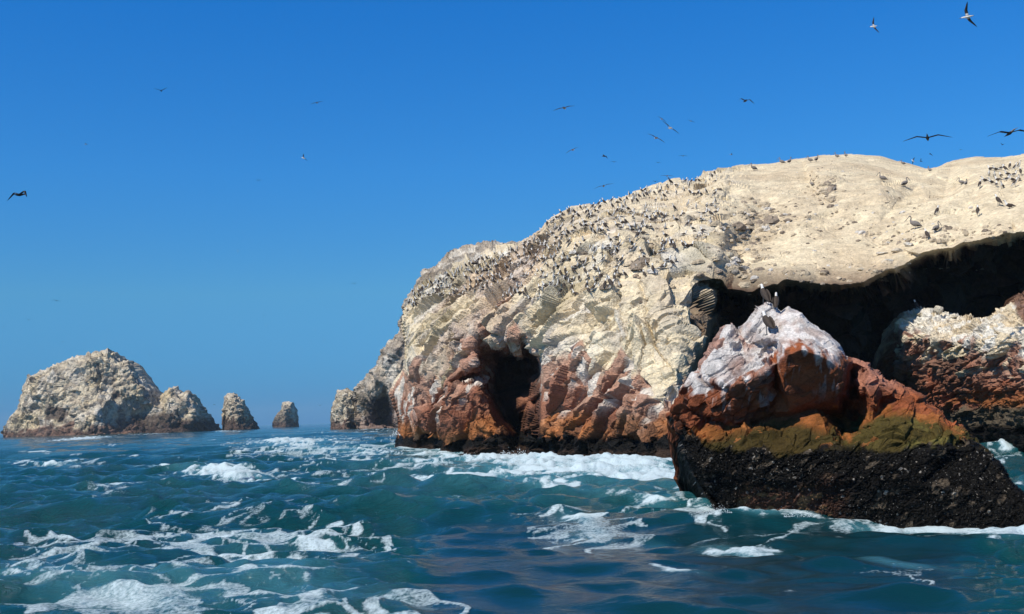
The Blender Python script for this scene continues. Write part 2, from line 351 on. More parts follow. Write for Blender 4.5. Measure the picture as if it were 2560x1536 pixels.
def col_head(r):
    p = r.base; z = p[:, 2]; x, y = r.px + r.wx, r.py + r.wy
    r1 = rnd(r.ids[0], 11); r2 = np.where(x - (y - 800) * .25 < 1550, rnd(r.ids[1], 12), rnd(r.ids[2], 12)); r3 = rnd(r.ids[3], 13)
    n1 = fbm(p, 6, 4, 21); n2 = fbm(p, 1.5, 4, 31); n3 = fbm(p, 14, 3, 41)
    hm = hill_mask(x, y, p)
    c = mixc(CREAM, CREAM2, sst(-.3, .4, n2 + n1)); c = mixc(c, BONE, sst(.55, .9, r2 + n1 * .5) * .8 * sst(.3, .9, hm))
    c = mixc(c, C3(.60, .47, .31), sst(.0, .4, fbm(p * np.array((1, .5, 1)), 5, 4, 61)) * .45 * (1 - sst(.3, .9, hm)))
    steep = 1 - sst(.25, .6, r.n[:, 2])
    c = mixc(c, GREY, np.clip(sst(.56, .80, r3 + n2 * .35) * .75, 0, 1) * sst(.2, .7, hm) * (.35 + .65 * steep))
    c = mixc(c, OLIVE, sst(.05, .40, n1 + .3 * n2 + .25 * sst(1250, 1000, x)) * .40 * sst(.3, .9, hm))
    c = mixc(c, PINK, sst(.35, .6, n3 + .25 * r2) * .35 * sst(.5, 1, hm))
    # bare red rock under the guano line, block by block
    line = np.interp(x, [980, 1100, 1190, 1300, 1360, 1500, 1640, 1720], [975, 985, 880, 800, 905, 935, 990, 915])
    zz = (y - line) / 90 + (r1 - .5) * 1.2 + (r2 - .5) * 1.3 + n2 * .4 + .1
    red = sst(-.15, .25, zz) * (x < 1900)
    redc = mixc(PINK, RUST, sst(.3, 1.7, zz + (r3 - .5))); redc = mixc(redc, BONE, (r3 > .72) * .8 * sst(1.8, .9, zz))
    c = mixc(c, redc, red * .93)
    zt = z + n2 * .35 + (r3 - .5) * .35
    c = mixc(c, ORANGE * (0.55 + .8 * r3[:, None]), sst(2.9, 2.0, zt + (r2 - .5) * 1.2) * .8)
    c = mixc(c, BROWN, sst(.2, .55, n1 + (r2 - .5)) * sst(3.6, 2.0, zt) * .5)
    # brown cave rock, its colour darkened to deepen the shade in the caves
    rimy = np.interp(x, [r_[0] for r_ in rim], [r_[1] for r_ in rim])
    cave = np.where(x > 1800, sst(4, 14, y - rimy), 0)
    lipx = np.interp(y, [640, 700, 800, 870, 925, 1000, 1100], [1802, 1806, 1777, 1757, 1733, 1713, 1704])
    c = mixc(c, C3(.17, .11, .065) * (.6 + .8 * r3[:, None]), sst(-75, -15, x - lipx + n2 * 30 + (r2 - .5) * 50) * sst(640, 720, y) * sst(1010, 940, y) * (x < 1835) * .9)  # shaded brown of the recess beside the lip, put into the colour
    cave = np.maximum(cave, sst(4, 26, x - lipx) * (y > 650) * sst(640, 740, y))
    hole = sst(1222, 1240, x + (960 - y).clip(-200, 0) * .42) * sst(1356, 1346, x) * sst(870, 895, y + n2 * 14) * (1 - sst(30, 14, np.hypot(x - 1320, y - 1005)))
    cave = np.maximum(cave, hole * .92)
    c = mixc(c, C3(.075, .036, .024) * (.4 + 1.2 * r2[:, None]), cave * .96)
    blk = sst(1.55, 1.2, z + n2 * .35 + (r3 - .5) * .3)
    c = mixc(c, BLACK, blk)
    c = mixc(c, BROWN * .45, sst(.75, .35, z + n2 * .4) * .7)
    return c, blk
def hm2(x, y, p): return np.clip(hill_mask(x, y, p) * 1.3 - .3, .03, 1)
def hm3(x, y, p): return hm2(x, y, p) * (1 - .75 * sst(760, 560, y + (1300 - x).clip(-400, 300) * .3))
def axes(t, n):                   # slab frame: long axis t, thin across, facing n
    t = Vector(t).normalized(); n = Vector(n).normalized(); n = (n - t * n.dot(t)).normalized(); return np.array([t, n, t.cross(n)])
slabL = axes((.26, -.66, .72), (-.94, -.34, .1)); slabR = axes((.26, -.60, -.76), (-.94, -.34, .1))
def mL(x, y, p): return hill_mask(x, y, p) ** 2.2 * sst(1600, 1500, x - (y - 800) * .25)
def mR(x, y, p): return hill_mask(x, y, p) ** 2.2 * sst(1500, 1600, x - (y - 800) * .25)
L_head = [(3.6, .18, (.7, 2.0, 1.2), rotA, 1, hill_mask), (2.2, .74, (2.5, 1.2, .72), slabL, 503, mL), (2.2, .74, (2.5, 1.2, .64), slabR, 507, mR), (.9, .52, (1.7, 1, .7), slabL, 513, lambda x, y, p: hm3(x, y, p) * sst(.25, .5, hill_mask(x, y, p))), (.42, .6, (1, 1, 1), rotC, 4, hm3), (.24, .45, (1, 1, 1), rotB, 6, hm3)]
def ledges(x, y, p):              # thin broken ledges along the bedding of the guano slope
    rimy = np.interp(x, [r[0] for r in rim], [r[1] for r in rim])
    ty_ = np.interp(x, [q[0] for q in head_pairs if q[0] > 1030], [q[1] for q in head_pairs if q[0] > 1030])
    on = sst(1700, 1850, x) * sst(2, -12, y - rimy) * sst(25, 80, y - ty_)
    wob = fbm(p, 5, 4, 140) * 2.2
    out = np.zeros(len(p), np.float32)
    for k, (per, dep, wid, sd) in enumerate(((6.0, .45, .20, 1), (3.3, .30, .22, 2))):
        b = (p[:, 1] * (1 if k == 0 else .9) - .20 * p[:, 0] + wob) / per + sd * .37; f = b - np.floor(b)
        pres = sst(.02, .22, fbm(p, 6.5, 3, 150 + sd))
        out -= dep * sst(wid * 1.6, wid * .6, f) * sst(0, wid * .8, f) * pres * on
    on = on * sst(0, 18, np.abs(y - rimy))
    out += on * (.34 * fbm(p, 2.2, 4, 171) + .8 * fbm(p * np.array((1, .55, 1)), 7, 3, 172))
    return out
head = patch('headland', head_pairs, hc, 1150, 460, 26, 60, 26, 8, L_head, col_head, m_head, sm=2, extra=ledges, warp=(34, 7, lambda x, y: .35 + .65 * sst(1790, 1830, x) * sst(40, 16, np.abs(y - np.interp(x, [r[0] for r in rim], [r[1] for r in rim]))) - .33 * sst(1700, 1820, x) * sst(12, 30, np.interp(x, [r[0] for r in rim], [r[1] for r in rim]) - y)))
tag(head.o, kind='structure', label='cream and rust red rocky headland rising from the sea with a black overhang')

# the hill behind, showing over the shoulder and down to the left
bh_pairs = [(893, 1062, 893, 1085), (893, 1020, 897, 1085), (896, 986, 902, 1085), (904, 961, 912, 1085), (922, 942, 925, 1085), (945, 913, 940, 1085), (950, 893, 948, 1085), (979, 861, 975, 1085), (1005, 832, 1000, 1085),
 (1012, 790, 1020, 1085), (1019, 748, 1035, 1085), (1035, 719, 1050, 1085), (1058, 681, 1070, 1085), (1096, 656, 1100, 1085), (1133, 631, 1136, 1085), (1196, 614, 1196, 1085), (1280, 606, 1280, 1085), (1330, 602, 1330, 1085),
 (1380, 610, 1390, 1085), (1450, 700, 1460, 1085), (1500, 900, 1500, 1085)]
bc = [(893, 1080, 430), (950, 1080, 415), (1000, 1080, 410), (1500, 1080, 400), (893, 990, 432), (960, 960, 418), (935, 1010, 425), (960, 1030, 440), (975, 1060, 445), (925, 1060, 438), (1000, 900, 415), (1060, 720, 425), (1100, 700, 420), (1200, 650, 430),
 (1200, 800, 400), (1350, 620, 440), (1196, 616, 445), (1500, 900, 420), (1096, 658, 440)]
def col_back(r):
    p = r.base; z = p[:, 2]; r2 = rnd(r.ids[1], 12); n1 = fbm(p, 16, 4, 21); n2 = fbm(p, 3, 4, 31); n3 = fbm(p, 1.3, 2, 35)
    c = mixc(C3(.56, .47, .36), C3(.40, .35, .29), sst(-.3, .3, n2)); c = mixc(c, C3(.26, .20, .13), sst(.0, .35, n1) * .7)
    c = mixc(c, BONE, sst(.6, .8, r2) * .5)
    c = mixc(c, C3(.05, .045, .045), (n3 > .42) * .75)
    c = mixc(c, C3(.07, .055, .05), sst(900, 925, r.px) * sst(1000, 975, r.px) * sst(985, 1010, r.py + n2 * 22) * .9)  # arch recess darkened in the colour, standing in for its shade
    c = mixc(c, C3(.33, .22, .18), sst(9, 3, z + n1 * 5) * .6)
    return c, np.zeros(len(p))
L_back = [(12, .2, (1, 1, 1.2), rotB, 11, None), (4.5, .45, (1, 1, 1), rotB, 12, None), (2, .8, (1, 1, 1), rotC, 13, None), (1, .7, (1, 1, 1), rotC, 14, None)]
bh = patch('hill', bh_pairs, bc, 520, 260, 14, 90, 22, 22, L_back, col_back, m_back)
tag(bh.o, kind='structure', label='grey brown hill behind the cream shoulder of the headland, sloping down left to the sea')

# spur under the overhang, right edge
sp_pairs = [(2236, 1130, 2240, 1165), (2235, 1080, 2250, 1165), (2238, 1000, 2262, 1165), (2242, 930, 2274, 1165), (2249, 870, 2286, 1165), (2251, 821, 2296, 1165), (2262, 785, 2306, 1165), (2287, 774, 2324, 1165), (2329, 778, 2350, 1165),
 (2376, 783, 2390, 1165), (2414, 790, 2425, 1165), (2473, 794, 2478, 1165), (2492, 783, 2495, 1165), (2507, 772, 2510, 1165), (2530, 757, 2532, 1165), (2560, 738, 2562, 1165), (2620, 700, 2622, 1165), (2760, 660, 2760, 1165)]
sc_ = [(2240, 1160, 76), (2330, 1160, 74), (2444, 1160, 67), (2560, 1160, 56.5), (2760, 1160, 48), (2262, 800, 71), (2287, 782, 71), (2400, 800, 67.5), (2507, 785, 62.5), (2560, 748, 61), (2760, 680, 54), (2261, 845, 69.5), (2350, 850, 65.3),
 (2450, 860, 61.4), (2560, 850, 56.8), (2300, 960, 70), (2354, 940, 66.4), (2400, 1020, 65.8), (2480, 960, 61), (2560, 960, 56.2), (2400, 1090, 67.2), (2480, 1090, 61.6), (2560, 1060, 55.9), (2760, 1100, 48), (2760, 850, 50), (2320, 800, 68.5), (2460, 820, 62.6),
 (2250, 1000, 76), (2285, 925, 71.2), (2280, 1060, 75), (2340, 1070, 71)]
def col_spur(r):
    p = r.base; z = p[:, 2]; x, y = r.px, r.py
    r1 = rnd(r.ids[0], 11); r2 = rnd(r.ids[1], 12); n2 = fbm(p, 1.2, 4, 31); n1 = fbm(p, 4, 3, 22)
    c = mixc(CREAM2, BONE, sst(.3, .8, r2)); c = mixc(c, OLIVE, sst(.1, .4, n1) * .3)
    line = np.interp(x, [2250, 2330, 2420, 2480, 2560, 2760], [835, 868, 885, 880, 905, 960])
    zz = (y - line) / 45 + (r2 - .5) * 1.6 + n2 * 1.1
    red = mixc(PINK * .8, RUST, sst(0, 2.2, zz)); red = mixc(red, BROWN, sst(0, .4, n1) * .7)
    c = mixc(c, red, sst(-.2, .4, zz))
    c = mixc(c, RUST * .6, sst(2516, 2530, x - (y - 740) * .55) * sst(870, 840, y) * .85)
    c = mixc(c, ORANGE * .7, sst(3.6, 2.6, z + n2 * .6) * (r1 > .35) * .8)
    c = mixc(c, C3(.09, .085, .06), sst(2.6, 2.2, z + n2 * .3) * .9)
    blk = sst(1.55, 1.25, z + n2 * .3); c = mixc(c, BLACK, blk)
    return c, blk
L_spur = [(3.0, .16, (1.4, 1, .5), rotC, 61, None), (1.1, .45, (1.6, 1.2, .45), rotC, 562, None), (.5, .5, (1.5, 1, .5), rotC, 563, None), (.25, .7, (1.3, 1, .6), rotC, 64, None)]
spur = patch('rocky_spur', sp_pairs, sc_, 420, 300, 12, 10, 16, 5, L_spur, col_spur, m_head)
tag(spur.o, 'cream-topped red rock spur standing under the black overhang at the right edge', 'rock')

# the near sea rock
near_pairs = [(1822, 1310, 1832, 1335), (1798, 1268, 1834, 1336), (1772, 1236, 1836, 1336), (1738, 1190, 1838, 1336), (1712, 1136, 1821, 1337), (1708, 1100, 1826, 1337), (1719, 1083, 1830, 1337), (1700, 1055, 1834, 1337), (1684, 1026, 1839, 1337),
 (1700, 990, 1844, 1338), (1714, 969, 1848, 1338), (1750, 917, 1860, 1338), (1780, 868, 1872, 1338), (1815, 816, 1887, 1338), (1828, 812, 1893, 1338), (1850, 829, 1905, 1338), (1863, 811, 1914, 1338), (1890, 783, 1930, 1338), (1903, 763, 1940, 1338),
 (1920, 756, 1951, 1338), (1942, 770, 1965, 1338), (1952, 779, 1975, 1338), (1971, 767, 1990, 1338), (2004, 781, 2018, 1340), (2025, 807, 2036, 1340), (2074, 838, 2080, 1340), (2100, 864, 2105, 1342), (2113, 890, 2118, 1342), (2131, 897, 2136, 1342),
 (2147, 899, 2151, 1342), (2172, 912, 2176, 1344), (2189, 925, 2193, 1344), (2210, 946, 2214, 1344), (2235, 960, 2238, 1344), (2262, 972, 2265, 1346), (2300, 990, 2302, 1346), (2340, 1020, 2342, 1348), (2371, 1048, 2372, 1348), (2412, 1078, 2412, 1350),
 (2420, 1098, 2422, 1350), (2444, 1114, 2444, 1350), (2460, 1124, 2460, 1352), (2503, 1158, 2500, 1352), (2524, 1196, 2520, 1354), (2550, 1226, 2545, 1354), (2575, 1250, 2570, 1356), (2620, 1290, 2600, 1358), (2670, 1330, 2640, 1360)]
nc = [(1684, 1026, .6), (1701, 1136, .25), (1772, 1236, .4), (1822, 1300, .35), (1830, 1335, .5), (1950, 1335, .35), (2100, 1335, .3), (2300, 1345, .3), (2560, 1350, .3), (2660, 1350, .5),
 (1765, 1170, -.25), (1850, 1190, -.3), (2000, 1200, -.4), (2150, 1200, -.3), (2300, 1215, -.2), (2450, 1240, 0), (2540, 1260, .3), (1830, 1265, .35), (2000, 1275, .2), (2200, 1285, .1),
 (1725, 1095, 0), (1800, 1115, -.35), (1870, 1128, -.5), (2000, 1133, -.5), (2100, 1125, -.3), (2150, 1110, 0), (1790, 1058, .6), (1850, 1066, .8), (1905, 1049, .95), (1973, 1041, 1.0), (2040, 1024, .95), (2092, 1012, .85),
 (1788, 1042, .15), (1848, 1053, .5), (1905, 1036, .65), (1973, 1029, .72), (2040, 1011, .65), (2090, 1000, .6), (1833, 965, -.5), (1875, 948, -.5), (1920, 925, -.4), (1941, 912, .35), (1970, 885, -.5), (2010, 872, -.55), (2070, 900, -.1), (2105, 925, .3),
 (2113, 892, .9), (2132, 935, 2.3), (2134, 970, 2.8), (2108, 930, .35), (2104, 980, .45), (2116, 1010, 2.4), (2128, 1000, 2.0), (2150, 1000, 1.9), (2120, 1080, 1.5), (2148, 1078, 1.4), (2118, 1100, .6), (2108, 1050, 2.4), (2140, 1050, 2.6), (1960, 820, .9), (2000, 800, 1.2), (2040, 835, .9), (1945, 850, .35), (2000, 848, .2),
 (1932, 792, 1.5), (1912, 775, 1.7), (1970, 785, 1.5), (1925, 846, .85), (1933, 880, 1.0), (1934, 905, .8), (1938, 960, .75), (1918, 900, -.1), (1950, 900, -.15), (1922, 960, -.05), (1956, 960, .1), (1850, 845, 1.6), (1862, 862, 1.3), (1880, 800, 1.4), (1905, 850, .7), (1885, 870, 1.2), (1870, 895, .9), (1900, 900, .25), (1860, 915, .3), (1835, 890, .5),
 (1820, 850, .9), (1800, 900, .5), (1780, 950, .2), (1740, 960, .5), (1750, 1010, .1), (1800, 1000, -.05), (1720, 1020, .3), (1828, 828, 1.2), (1815, 940, .2),
 (2131, 905, 1.6), (2170, 925, 1.3), (2160, 965, .9), (2200, 965, 1.2), (2180, 1005, .8), (2205, 1012, 1.5), (2250, 1000, 1.3), (2300, 1010, 1.6), (2230, 1050, .6), (2300, 1050, .9), (2340, 1040, 1.3), (2180, 1060, .5), (2260, 1090, .1), (2190, 1110, -.1),
 (2350, 1090, .5), (2400, 1085, 1.0), (2410, 1110, 1.1), (2330, 1120, 0), (2430, 1130, .8), (2200, 1140, -.3), (2470, 1150, .9)]
def D_near(x): return 29.8 - (x - 1785) * .0056
def low(x, y, p): return sst(1090, 1140, y)
def high(x, y, p): return 1 - .75 * sst(1090, 1140, y)
def dome(x, y, p):                 # the big boulder and its lump are smoother than the plates on the left
    return high(x, y, p) * (1 - sst(1925, 1945, x) * (.78 - .33 * sst(2115, 2135, x)) * sst(1090, 1050, y))
def col_near(r):
    p = r.base; z = p[:, 2]; x, y = r.px, r.py
    r1 = rnd(r.ids[0], 11); r2 = rnd(r.ids[1], 12); r3 = rnd(r.ids[2], 14); n1 = fbm(p, 1.3, 4, 22); n2 = fbm(p, .35, 4, 31)
    st = fbm(p * np.array((3.2, 1, .28)), .5, 4, 77); st2 = fbm(p * np.array((3.5, 1, .4)), .3, 3, 78)
    c = mixc(C3(.20, .062, .028), C3(.36, .11, .042), sst(-.3, .4, n1)); c = mixc(c, C3(.10, .05, .035), sst(.05, .4, n2 + n1 * .4) * .6)
    left = sst(1935, 1915, x)
    c = mixc(c, C3(.40, .22, .16), left * sst(1010, 900, y) * .7 * sst(-.3, .3, n1 + .3))
    # guano: white down to a ragged, dripping edge
    edge = np.interp(x, [1690, 1760, 1840, 1915, 1930, 1960, 2000, 2040, 2090, 2115], [930, 955, 945, 925, 905, 885, 850, 885, 905, 890])
    g = sst(18, -14, y - edge + n1 * 44 + st * 38 + (r2 - .5) * 20 * left) * (x < 2120)
    g *= 1 - left * sst(-.1, .35, n1 + (r1 - .5) * 1.5) * .85
    c = mixc(c, C3(.50, .46, .43), sst(.22, .42, st2) * sst(130, 20, y - edge) * sst(-30, 10, y - edge) * (x < 2120) * .5)
    c = mixc(c, mixc(WHITE * (1 - .14 * left[:, None]), C3(.50, .43, .40), sst(-.15, .45, n2 + st * .5)), g * .93)
    lump = sst(2120, 2135, x)
    c = mixc(c, C3(.44, .21, .15), lump * sst(1000, 940, y) * .85 * (1 - sst(.0, .5, n1)))
    # orange then moss green shelf
    zt = z + n2 * .35 + n1 * .3
    shelf = np.interp(x, [1690, 1790, 1850, 1905, 1973, 2095, 2125, 2200, 2330, 2440], [1075, 1062, 1070, 1056, 1043, 1016, 1060, 1015, 1040, 1080])
    s = sst(-8, 8, y - shelf + n2 * 26 + (r3 - .5) * 16)
    oc = mixc(C3(.20, .075, .02), C3(.34, .12, .035), sst(-.1, .3, n2)); oc = mixc(oc, MOSS * np.where(x < 2110, .75, 1.15)[:, None].astype(np.float32), sst(14, 40, y - shelf + n1 * 40 + 10 * lump + 12 * sst(1950, 1850, x)))
    c = mixc(c, oc, s * .95)
    c = mixc(c, ORANGE * .9, s * (n2 > .30) * .7)
    c = mixc(c, C3(.16, .14, .04), s * sst(.15, .3, n1) * lump * .8)
    yb = np.interp(x, [1690, 1760, 1850, 2000, 2120, 2200, 2330, 2420, 2600], [1040, 1100, 1122, 1130, 1112, 1126, 1128, 1112, 1150])
    blk = sst(-9, 9, y - yb + n2 * 34 + n1 * 22)
    c = mixc(c, BLACK, blk)
    mus = blk * (r3 > .86) * sst(-.1, .2, n2)
    c = mixc(c, C3(.09, .07, .05), mus)
    c = mixc(c, C3(.34, .31, .27), blk * (rnd(r.ids[3], 5) > .990) * .9)
    foot = blk * sst(.95, .45, z + n1 * .5) * sst(2140, 2040, x) * sst(1830, 1880, x)
    c = mixc(c, C3(.12, .055, .035), foot * (.4 + .5 * r3)); c = mixc(c, C3(.26, .15, .07), foot * (r3 > .7) * .7)
    c = mixc(c, C3(.55, .52, .46), blk * (np.random.default_rng(4).random(len(p)) > .9965))
    return c, blk * .8
def musmask(x, y, p): return .10 + 1.1 * sst(-7, 14, y - np.interp(x, [1690, 1760, 1850, 2000, 2120, 2200, 2330, 2420, 2600], [1040, 1100, 1122, 1130, 1112, 1126, 1128, 1112, 1150]))
rotN = frame(math.radians(52), math.radians(0))
L_near = [(1.1, .22, (.5, 1.2, 1.8), rotN, 571, dome), (.45, .42, (.45, 1, 2.0), rotN, 572, dome), (.18, .38, (.6, 1, 1.5), rotN, 573, lambda x, y, p: .6 * dome(x, y, p) * (1 - low(x, y, p)) + .42 * low(x, y, p)), (.055, .85, (1, 1, 1), rotC, 575, musmask)]
near = patch('sea_rock', near_pairs, nc, 1000, 520, 22, 4.5, 14, 1.2, L_near, col_near, m_near, D0=D_near, sm=1, warp=(40, 5))
tag(near.o, 'big foreground rock with guano-white top, rust red flanks and black mussel-covered base', 'rock')

# far islet and stacks
def col_far(lift, dark_mask):
    def f(r):
        p = r.base; z = p[:, 2]; s = lift
        r2 = rnd(r.ids[1], 12); r3 = rnd(r.ids[2], 12); n1 = fbm(p, 9 * s, 4, 21); n2 = fbm(p, 3 * s, 4, 31); n3 = fbm(p, 1.1 * s, 2, 35)
        c = mixc(C3(.70, .61, .45), C3(.54, .46, .35), sst(-.25, .35, n2)); c = mixc(c, BONE, sst(.6, .8, r2) * .45); c = mixc(c, C3(.62, .49, .27), sst(.0, .35, n1) * .5)
        c = mixc(c, C3(.22, .19, .16), sst(.72, .85, r3 + .2 * n1) * .7)
        c = mixc(c, C3(.05, .045, .045), (n3 > .30) * sst(-.1, .3, n1 + .15) * .75)
        base = sst(6.5 * s, 3.5 * s, z + n1 * 6 * s + (r2 - .5) * 3 * s)
        c = mixc(c, mixc(C3(.20, .115, .085), C3(.10, .065, .055), sst(-.2, .3, n2)), base * .93)
        if dark_mask is not None: c = mixc(c, C3(.085, .06, .05), dark_mask(r.px, r.py, n1, n2))
        return c, np.zeros(len(p))
    return f
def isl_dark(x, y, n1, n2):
    a = np.exp(-(((x - 138) / 34) ** 2 + ((y - 1035) / 22) ** 2)); b = sst(320, 345, x + n2 * 30) * sst(1020, 1045, y + (400 - x) * .15 + n1 * 25); d = np.exp(-(((x - 290) / 16) ** 2 + ((y - 985) / 30) ** 2)) * .8  # cave hollows of the islet, their shade put into the colour
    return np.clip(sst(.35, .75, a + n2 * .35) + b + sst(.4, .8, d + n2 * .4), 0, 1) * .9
isl_T = [(8, 1086), (24, 1043), (44, 1018), (61, 962), (71, 937), (101, 929), (121, 919), (162, 901), (210, 887), (243, 879), (271, 873), (287, 883), (299, 897), (323, 899), (340, 925), (364, 958), (388, 994), (398, 998), (408, 982), (424, 968), (441, 976), (451, 986), (471, 984), (485, 1002), (505, 1034), (534, 1078)]
ic = [(0, 1100, 640), (540, 1100, 640), (270, 1100, 605), (150, 1100, 610), (400, 1100, 612), (138, 1040, 622), (270, 1000, 612), (200, 950, 622), (300, 930, 625), (345, 1040, 632), (370, 1085, 622), (420, 1000, 622), (480, 1040, 622), (100, 960, 628), (290, 985, 622), (240, 1040, 606), (420, 1070, 615)]
L_far = lambda s, sd: [(15 * s, .15, (1, 1, 1), rotB, sd, None), (5.5 * s, .62, (1, 1, 1), rotC, sd + 1, None), (2.4 * s, .85, (1, 1, 1), rotC, sd + 2, None), (1.2 * s, .6, (1, 1, 1), rotB, sd + 3, None)]
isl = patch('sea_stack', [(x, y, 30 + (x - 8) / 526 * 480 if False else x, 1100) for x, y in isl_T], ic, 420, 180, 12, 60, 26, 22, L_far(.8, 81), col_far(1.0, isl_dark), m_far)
tag(isl.o, 'broad cream guano-covered islet with two peaks, farthest left on the horizon', 'islet')
s1_T = [(559, 1078), (560, 1047), (556, 1026), (560, 994), (570, 982), (586, 984), (606, 1002), (618, 1026), (631, 1051), (645, 1076)]
st1 = patch('sea_stack', [(x, y, x, 1092) for x, y in s1_T], [(555, 1092, 705), (645, 1092, 705), (600, 1092, 695), (590, 1030, 698), (565, 1050, 708)], 160, 110, 10, 18, 20, 10, L_far(.4, 91),
  col_far(1.0, lambda x, y, a, b: sst(1040, 1055, y + b * 20) * .8), m_far)
tag(st1.o, 'small leaning rock stack with cream top and dark foot beside the islet', 'sea stack')
s2_T = [(683, 1072), (684, 1043), (703, 1024), (705, 1006), (732, 1004), (740, 1026), (743, 1070)]
st2 = patch('sea_stack', [(x, y, x, 1088) for x, y in s2_T], [(683, 1088, 1005), (743, 1088, 1005), (712, 1088, 995), (712, 1030, 996)], 110, 90, 8, 18, 16, 10, L_far(.45, 95),
  col_far(1.2, lambda x, y, a, b: sst(1012, 1030, y + b * 14) * .55 * sst(735, 715, x)), m_far)
tag(st2.o, 'small square-topped dark rock stack alone in the gap on the horizon', 'sea stack')
s3_T = [(828, 1066), (828, 1028), (845, 978), (866, 969), (887, 982), (893, 1003), (902, 1040), (908, 1066)]
st3 = patch('sea_stack', [(x, y, x, 1082) for x, y in s3_T], [(828, 1082, 455), (905, 1082, 455), (866, 1082, 447), (866, 1020, 449)], 150, 110, 8, 16, 22, 9, L_far(.25, 98), col_far(.6, lambda x, y, a, b: np.zeros(len(x))), m_back)
tag(st3.o, 'pale rounded rock stack leaning against the foot of the grey back hill', 'sea stack')
# ================================================================== WATER
def voro2(x, y, seed):
    ix = np.floor(x).astype(np.int64); iy = np.floor(y).astype(np.int64); F1 = np.full(len(x), 9e9); F2 = F1.copy(); z0 = np.zeros_like(ix)
    for dx in (-1, 0, 1):
        for dy in (-1, 0, 1):
            h = hash3(ix + dx, iy + dy, z0, seed); d = (x - ix - dx - rnd(h, 1)) ** 2 + (y - iy - dy - rnd(h, 2)) ** 2
            F2 = np.where(d < F1, F1, np.minimum(F2, d)); F1 = np.minimum(F1, d)
    return np.sqrt(F2) - np.sqrt(F1)
def build_sea():
    rs = [1.0]
    while rs[-1] < 8: rs.append(rs[-1] * 1.12)
    while rs[-1] < 130: rs.append(rs[-1] * 1.0042)
    while rs[-1] < 700: rs.append(rs[-1] * 1.009)
    while rs[-1] < 4200: rs.append(rs[-1] * 1.03)
    rs = np.array(rs)
    half = math.radians(27); da = 0.00115
    fine = np.arange(-half, half, da); out = [half]
    a, step = half, da
    while a < math.pi: step = min(step * 1.08, .05); a += step; out.append(min(a, math.pi))
    out = np.array(out); th = np.concatenate([-out[:0:-1], fine, out]); th = np.unique(th[(th > -math.pi)])
    spc_a = np.gradient(th)
    Rr, Th = np.meshgrid(rs, th, indexing='ij')
    X = (Rr * np.sin(Th)).ravel(); Yy = (Rr * np.cos(Th)).ravel(); R = Rr.ravel()
    spc = np.maximum(np.gradient(rs)[:, None] * np.ones_like(Th), Rr * spc_a[None, :]).ravel()
    P = np.stack([X, Yy, np.zeros_like(X)], 1)
    ahead = Yy > 4
    px = np.full(len(X), -9e3); py = np.full(len(X), 9e3)
    px[ahead], py[ahead] = pix(P[ahead])
    hz = 1083 - .032 * px
    # --- waves
    calm = sst(900, 1150, px) * sst(1240, 1330, py + (px - 1500) * .0) * sst(2700, 2300, px) * ahead   # slick lee water
    calm = calm * .92
    fore = sst(1330, 1400, py) * ahead * .42
    calm = np.maximum(calm, fore)
    rg = np.random.default_rng(11)
    Z = np.zeros_like(X); DX = np.zeros_like(X); DY = np.zeros_like(X)
    env = 0.65 + .55 * fbm(P + 3.1, 9, 3, 201) + .25 * fbm(P, 40, 2, 205)
    env2 = 0.75 + .7 * fbm(P + 9.1, 2.6, 3, 202)
    NW = 78
    for k in range(NW):
        lam = 0.32 * (30 / .32) ** (k / (NW - 1)) * rg.uniform(.92, 1.08)
        ang = math.radians(rg.normal(250, 34 if lam < 8 else 16)); kk = 2 * math.pi / lam
        amp = .0125 * lam ** .80 * rg.uniform(.6, 1.25)
        if lam > 12: amp *= .5
        if lam < 4.5: amp *= 1.55
        if lam < 2: amp *= 1.3
        lod = sst(2.2, 5.0, lam / spc)
        if lam < 7: amp_f = amp * lod * (1 - calm * (.97 if lam < .8 else .55)) * np.clip(env2 if lam < 1.5 else env, .08, 2)
        else: amp_f = amp * lod * (1 - .5 * calm)
        ph = kk * (X * math.cos(ang) + Yy * math.sin(ang)) + rg.uniform(0, 6.28) + (1.2 * env if lam < 10 else 0)
        s_, c_ = np.sin(ph), np.cos(ph)
        Z += amp_f * s_; q = .75 if lam < 9 else .45
        DX += q * amp_f * c_ * math.cos(ang); DY += q * amp_f * c_ * math.sin(ang)
    # a couple of distinct swells in the middle distance, seen in the photograph
    def ell(cx, cy, wx, wy, rot=0.0):
        ca, sa = math.cos(rot), math.sin(rot); dx = px - cx; dy = py - cy
        u = (dx * ca + dy * sa) / wx; v = (-dx * sa + dy * ca) / wy
        return np.exp(-(u * u + v * v))
    Z += .28 * ell(700, 1108, 130, 16) + .12 * ell(560, 1176, 130, 15)  + .22 * ell(1980, 1335, 240, 22)
    # --- foam
    warp = np.stack([fbm(P, 1.7, 3, 301), fbm(P, 1.7, 3, 302), np.zeros_like(X)], 1)
    Q = P * np.array((.8, 1.0, 1)) + warp * .9
    lace = 1 - np.abs(fbm(Q, 1.15, 4, 303)) * 2.4                    # bright along the web of a broken foam sheet
    lace2 = 1 - np.abs(fbm(P + warp * .4, .42, 3, 306)) * 2.2
    Qf = P * np.array((.32, 1.0, 1)) + warp * 2.2
    big = fbm(Qf, 7, 5, 304); med = fbm(P + warp * 1.5, 1.6, 5, 305); fin = fbm(P + warp * .3, .35, 3, 307)
    cov = np.zeros_like(X)                                           # thick churned foam
    web = np.zeros_like(X)                                           # lacy drifting foam
    def thick(*a, w=1.0):
        nonlocal cov; cov = np.maximum(cov, w * ell(*a))
    def lacy(*a, w=1.0):
        nonlocal web; web = np.maximum(web, w * ell(*a))
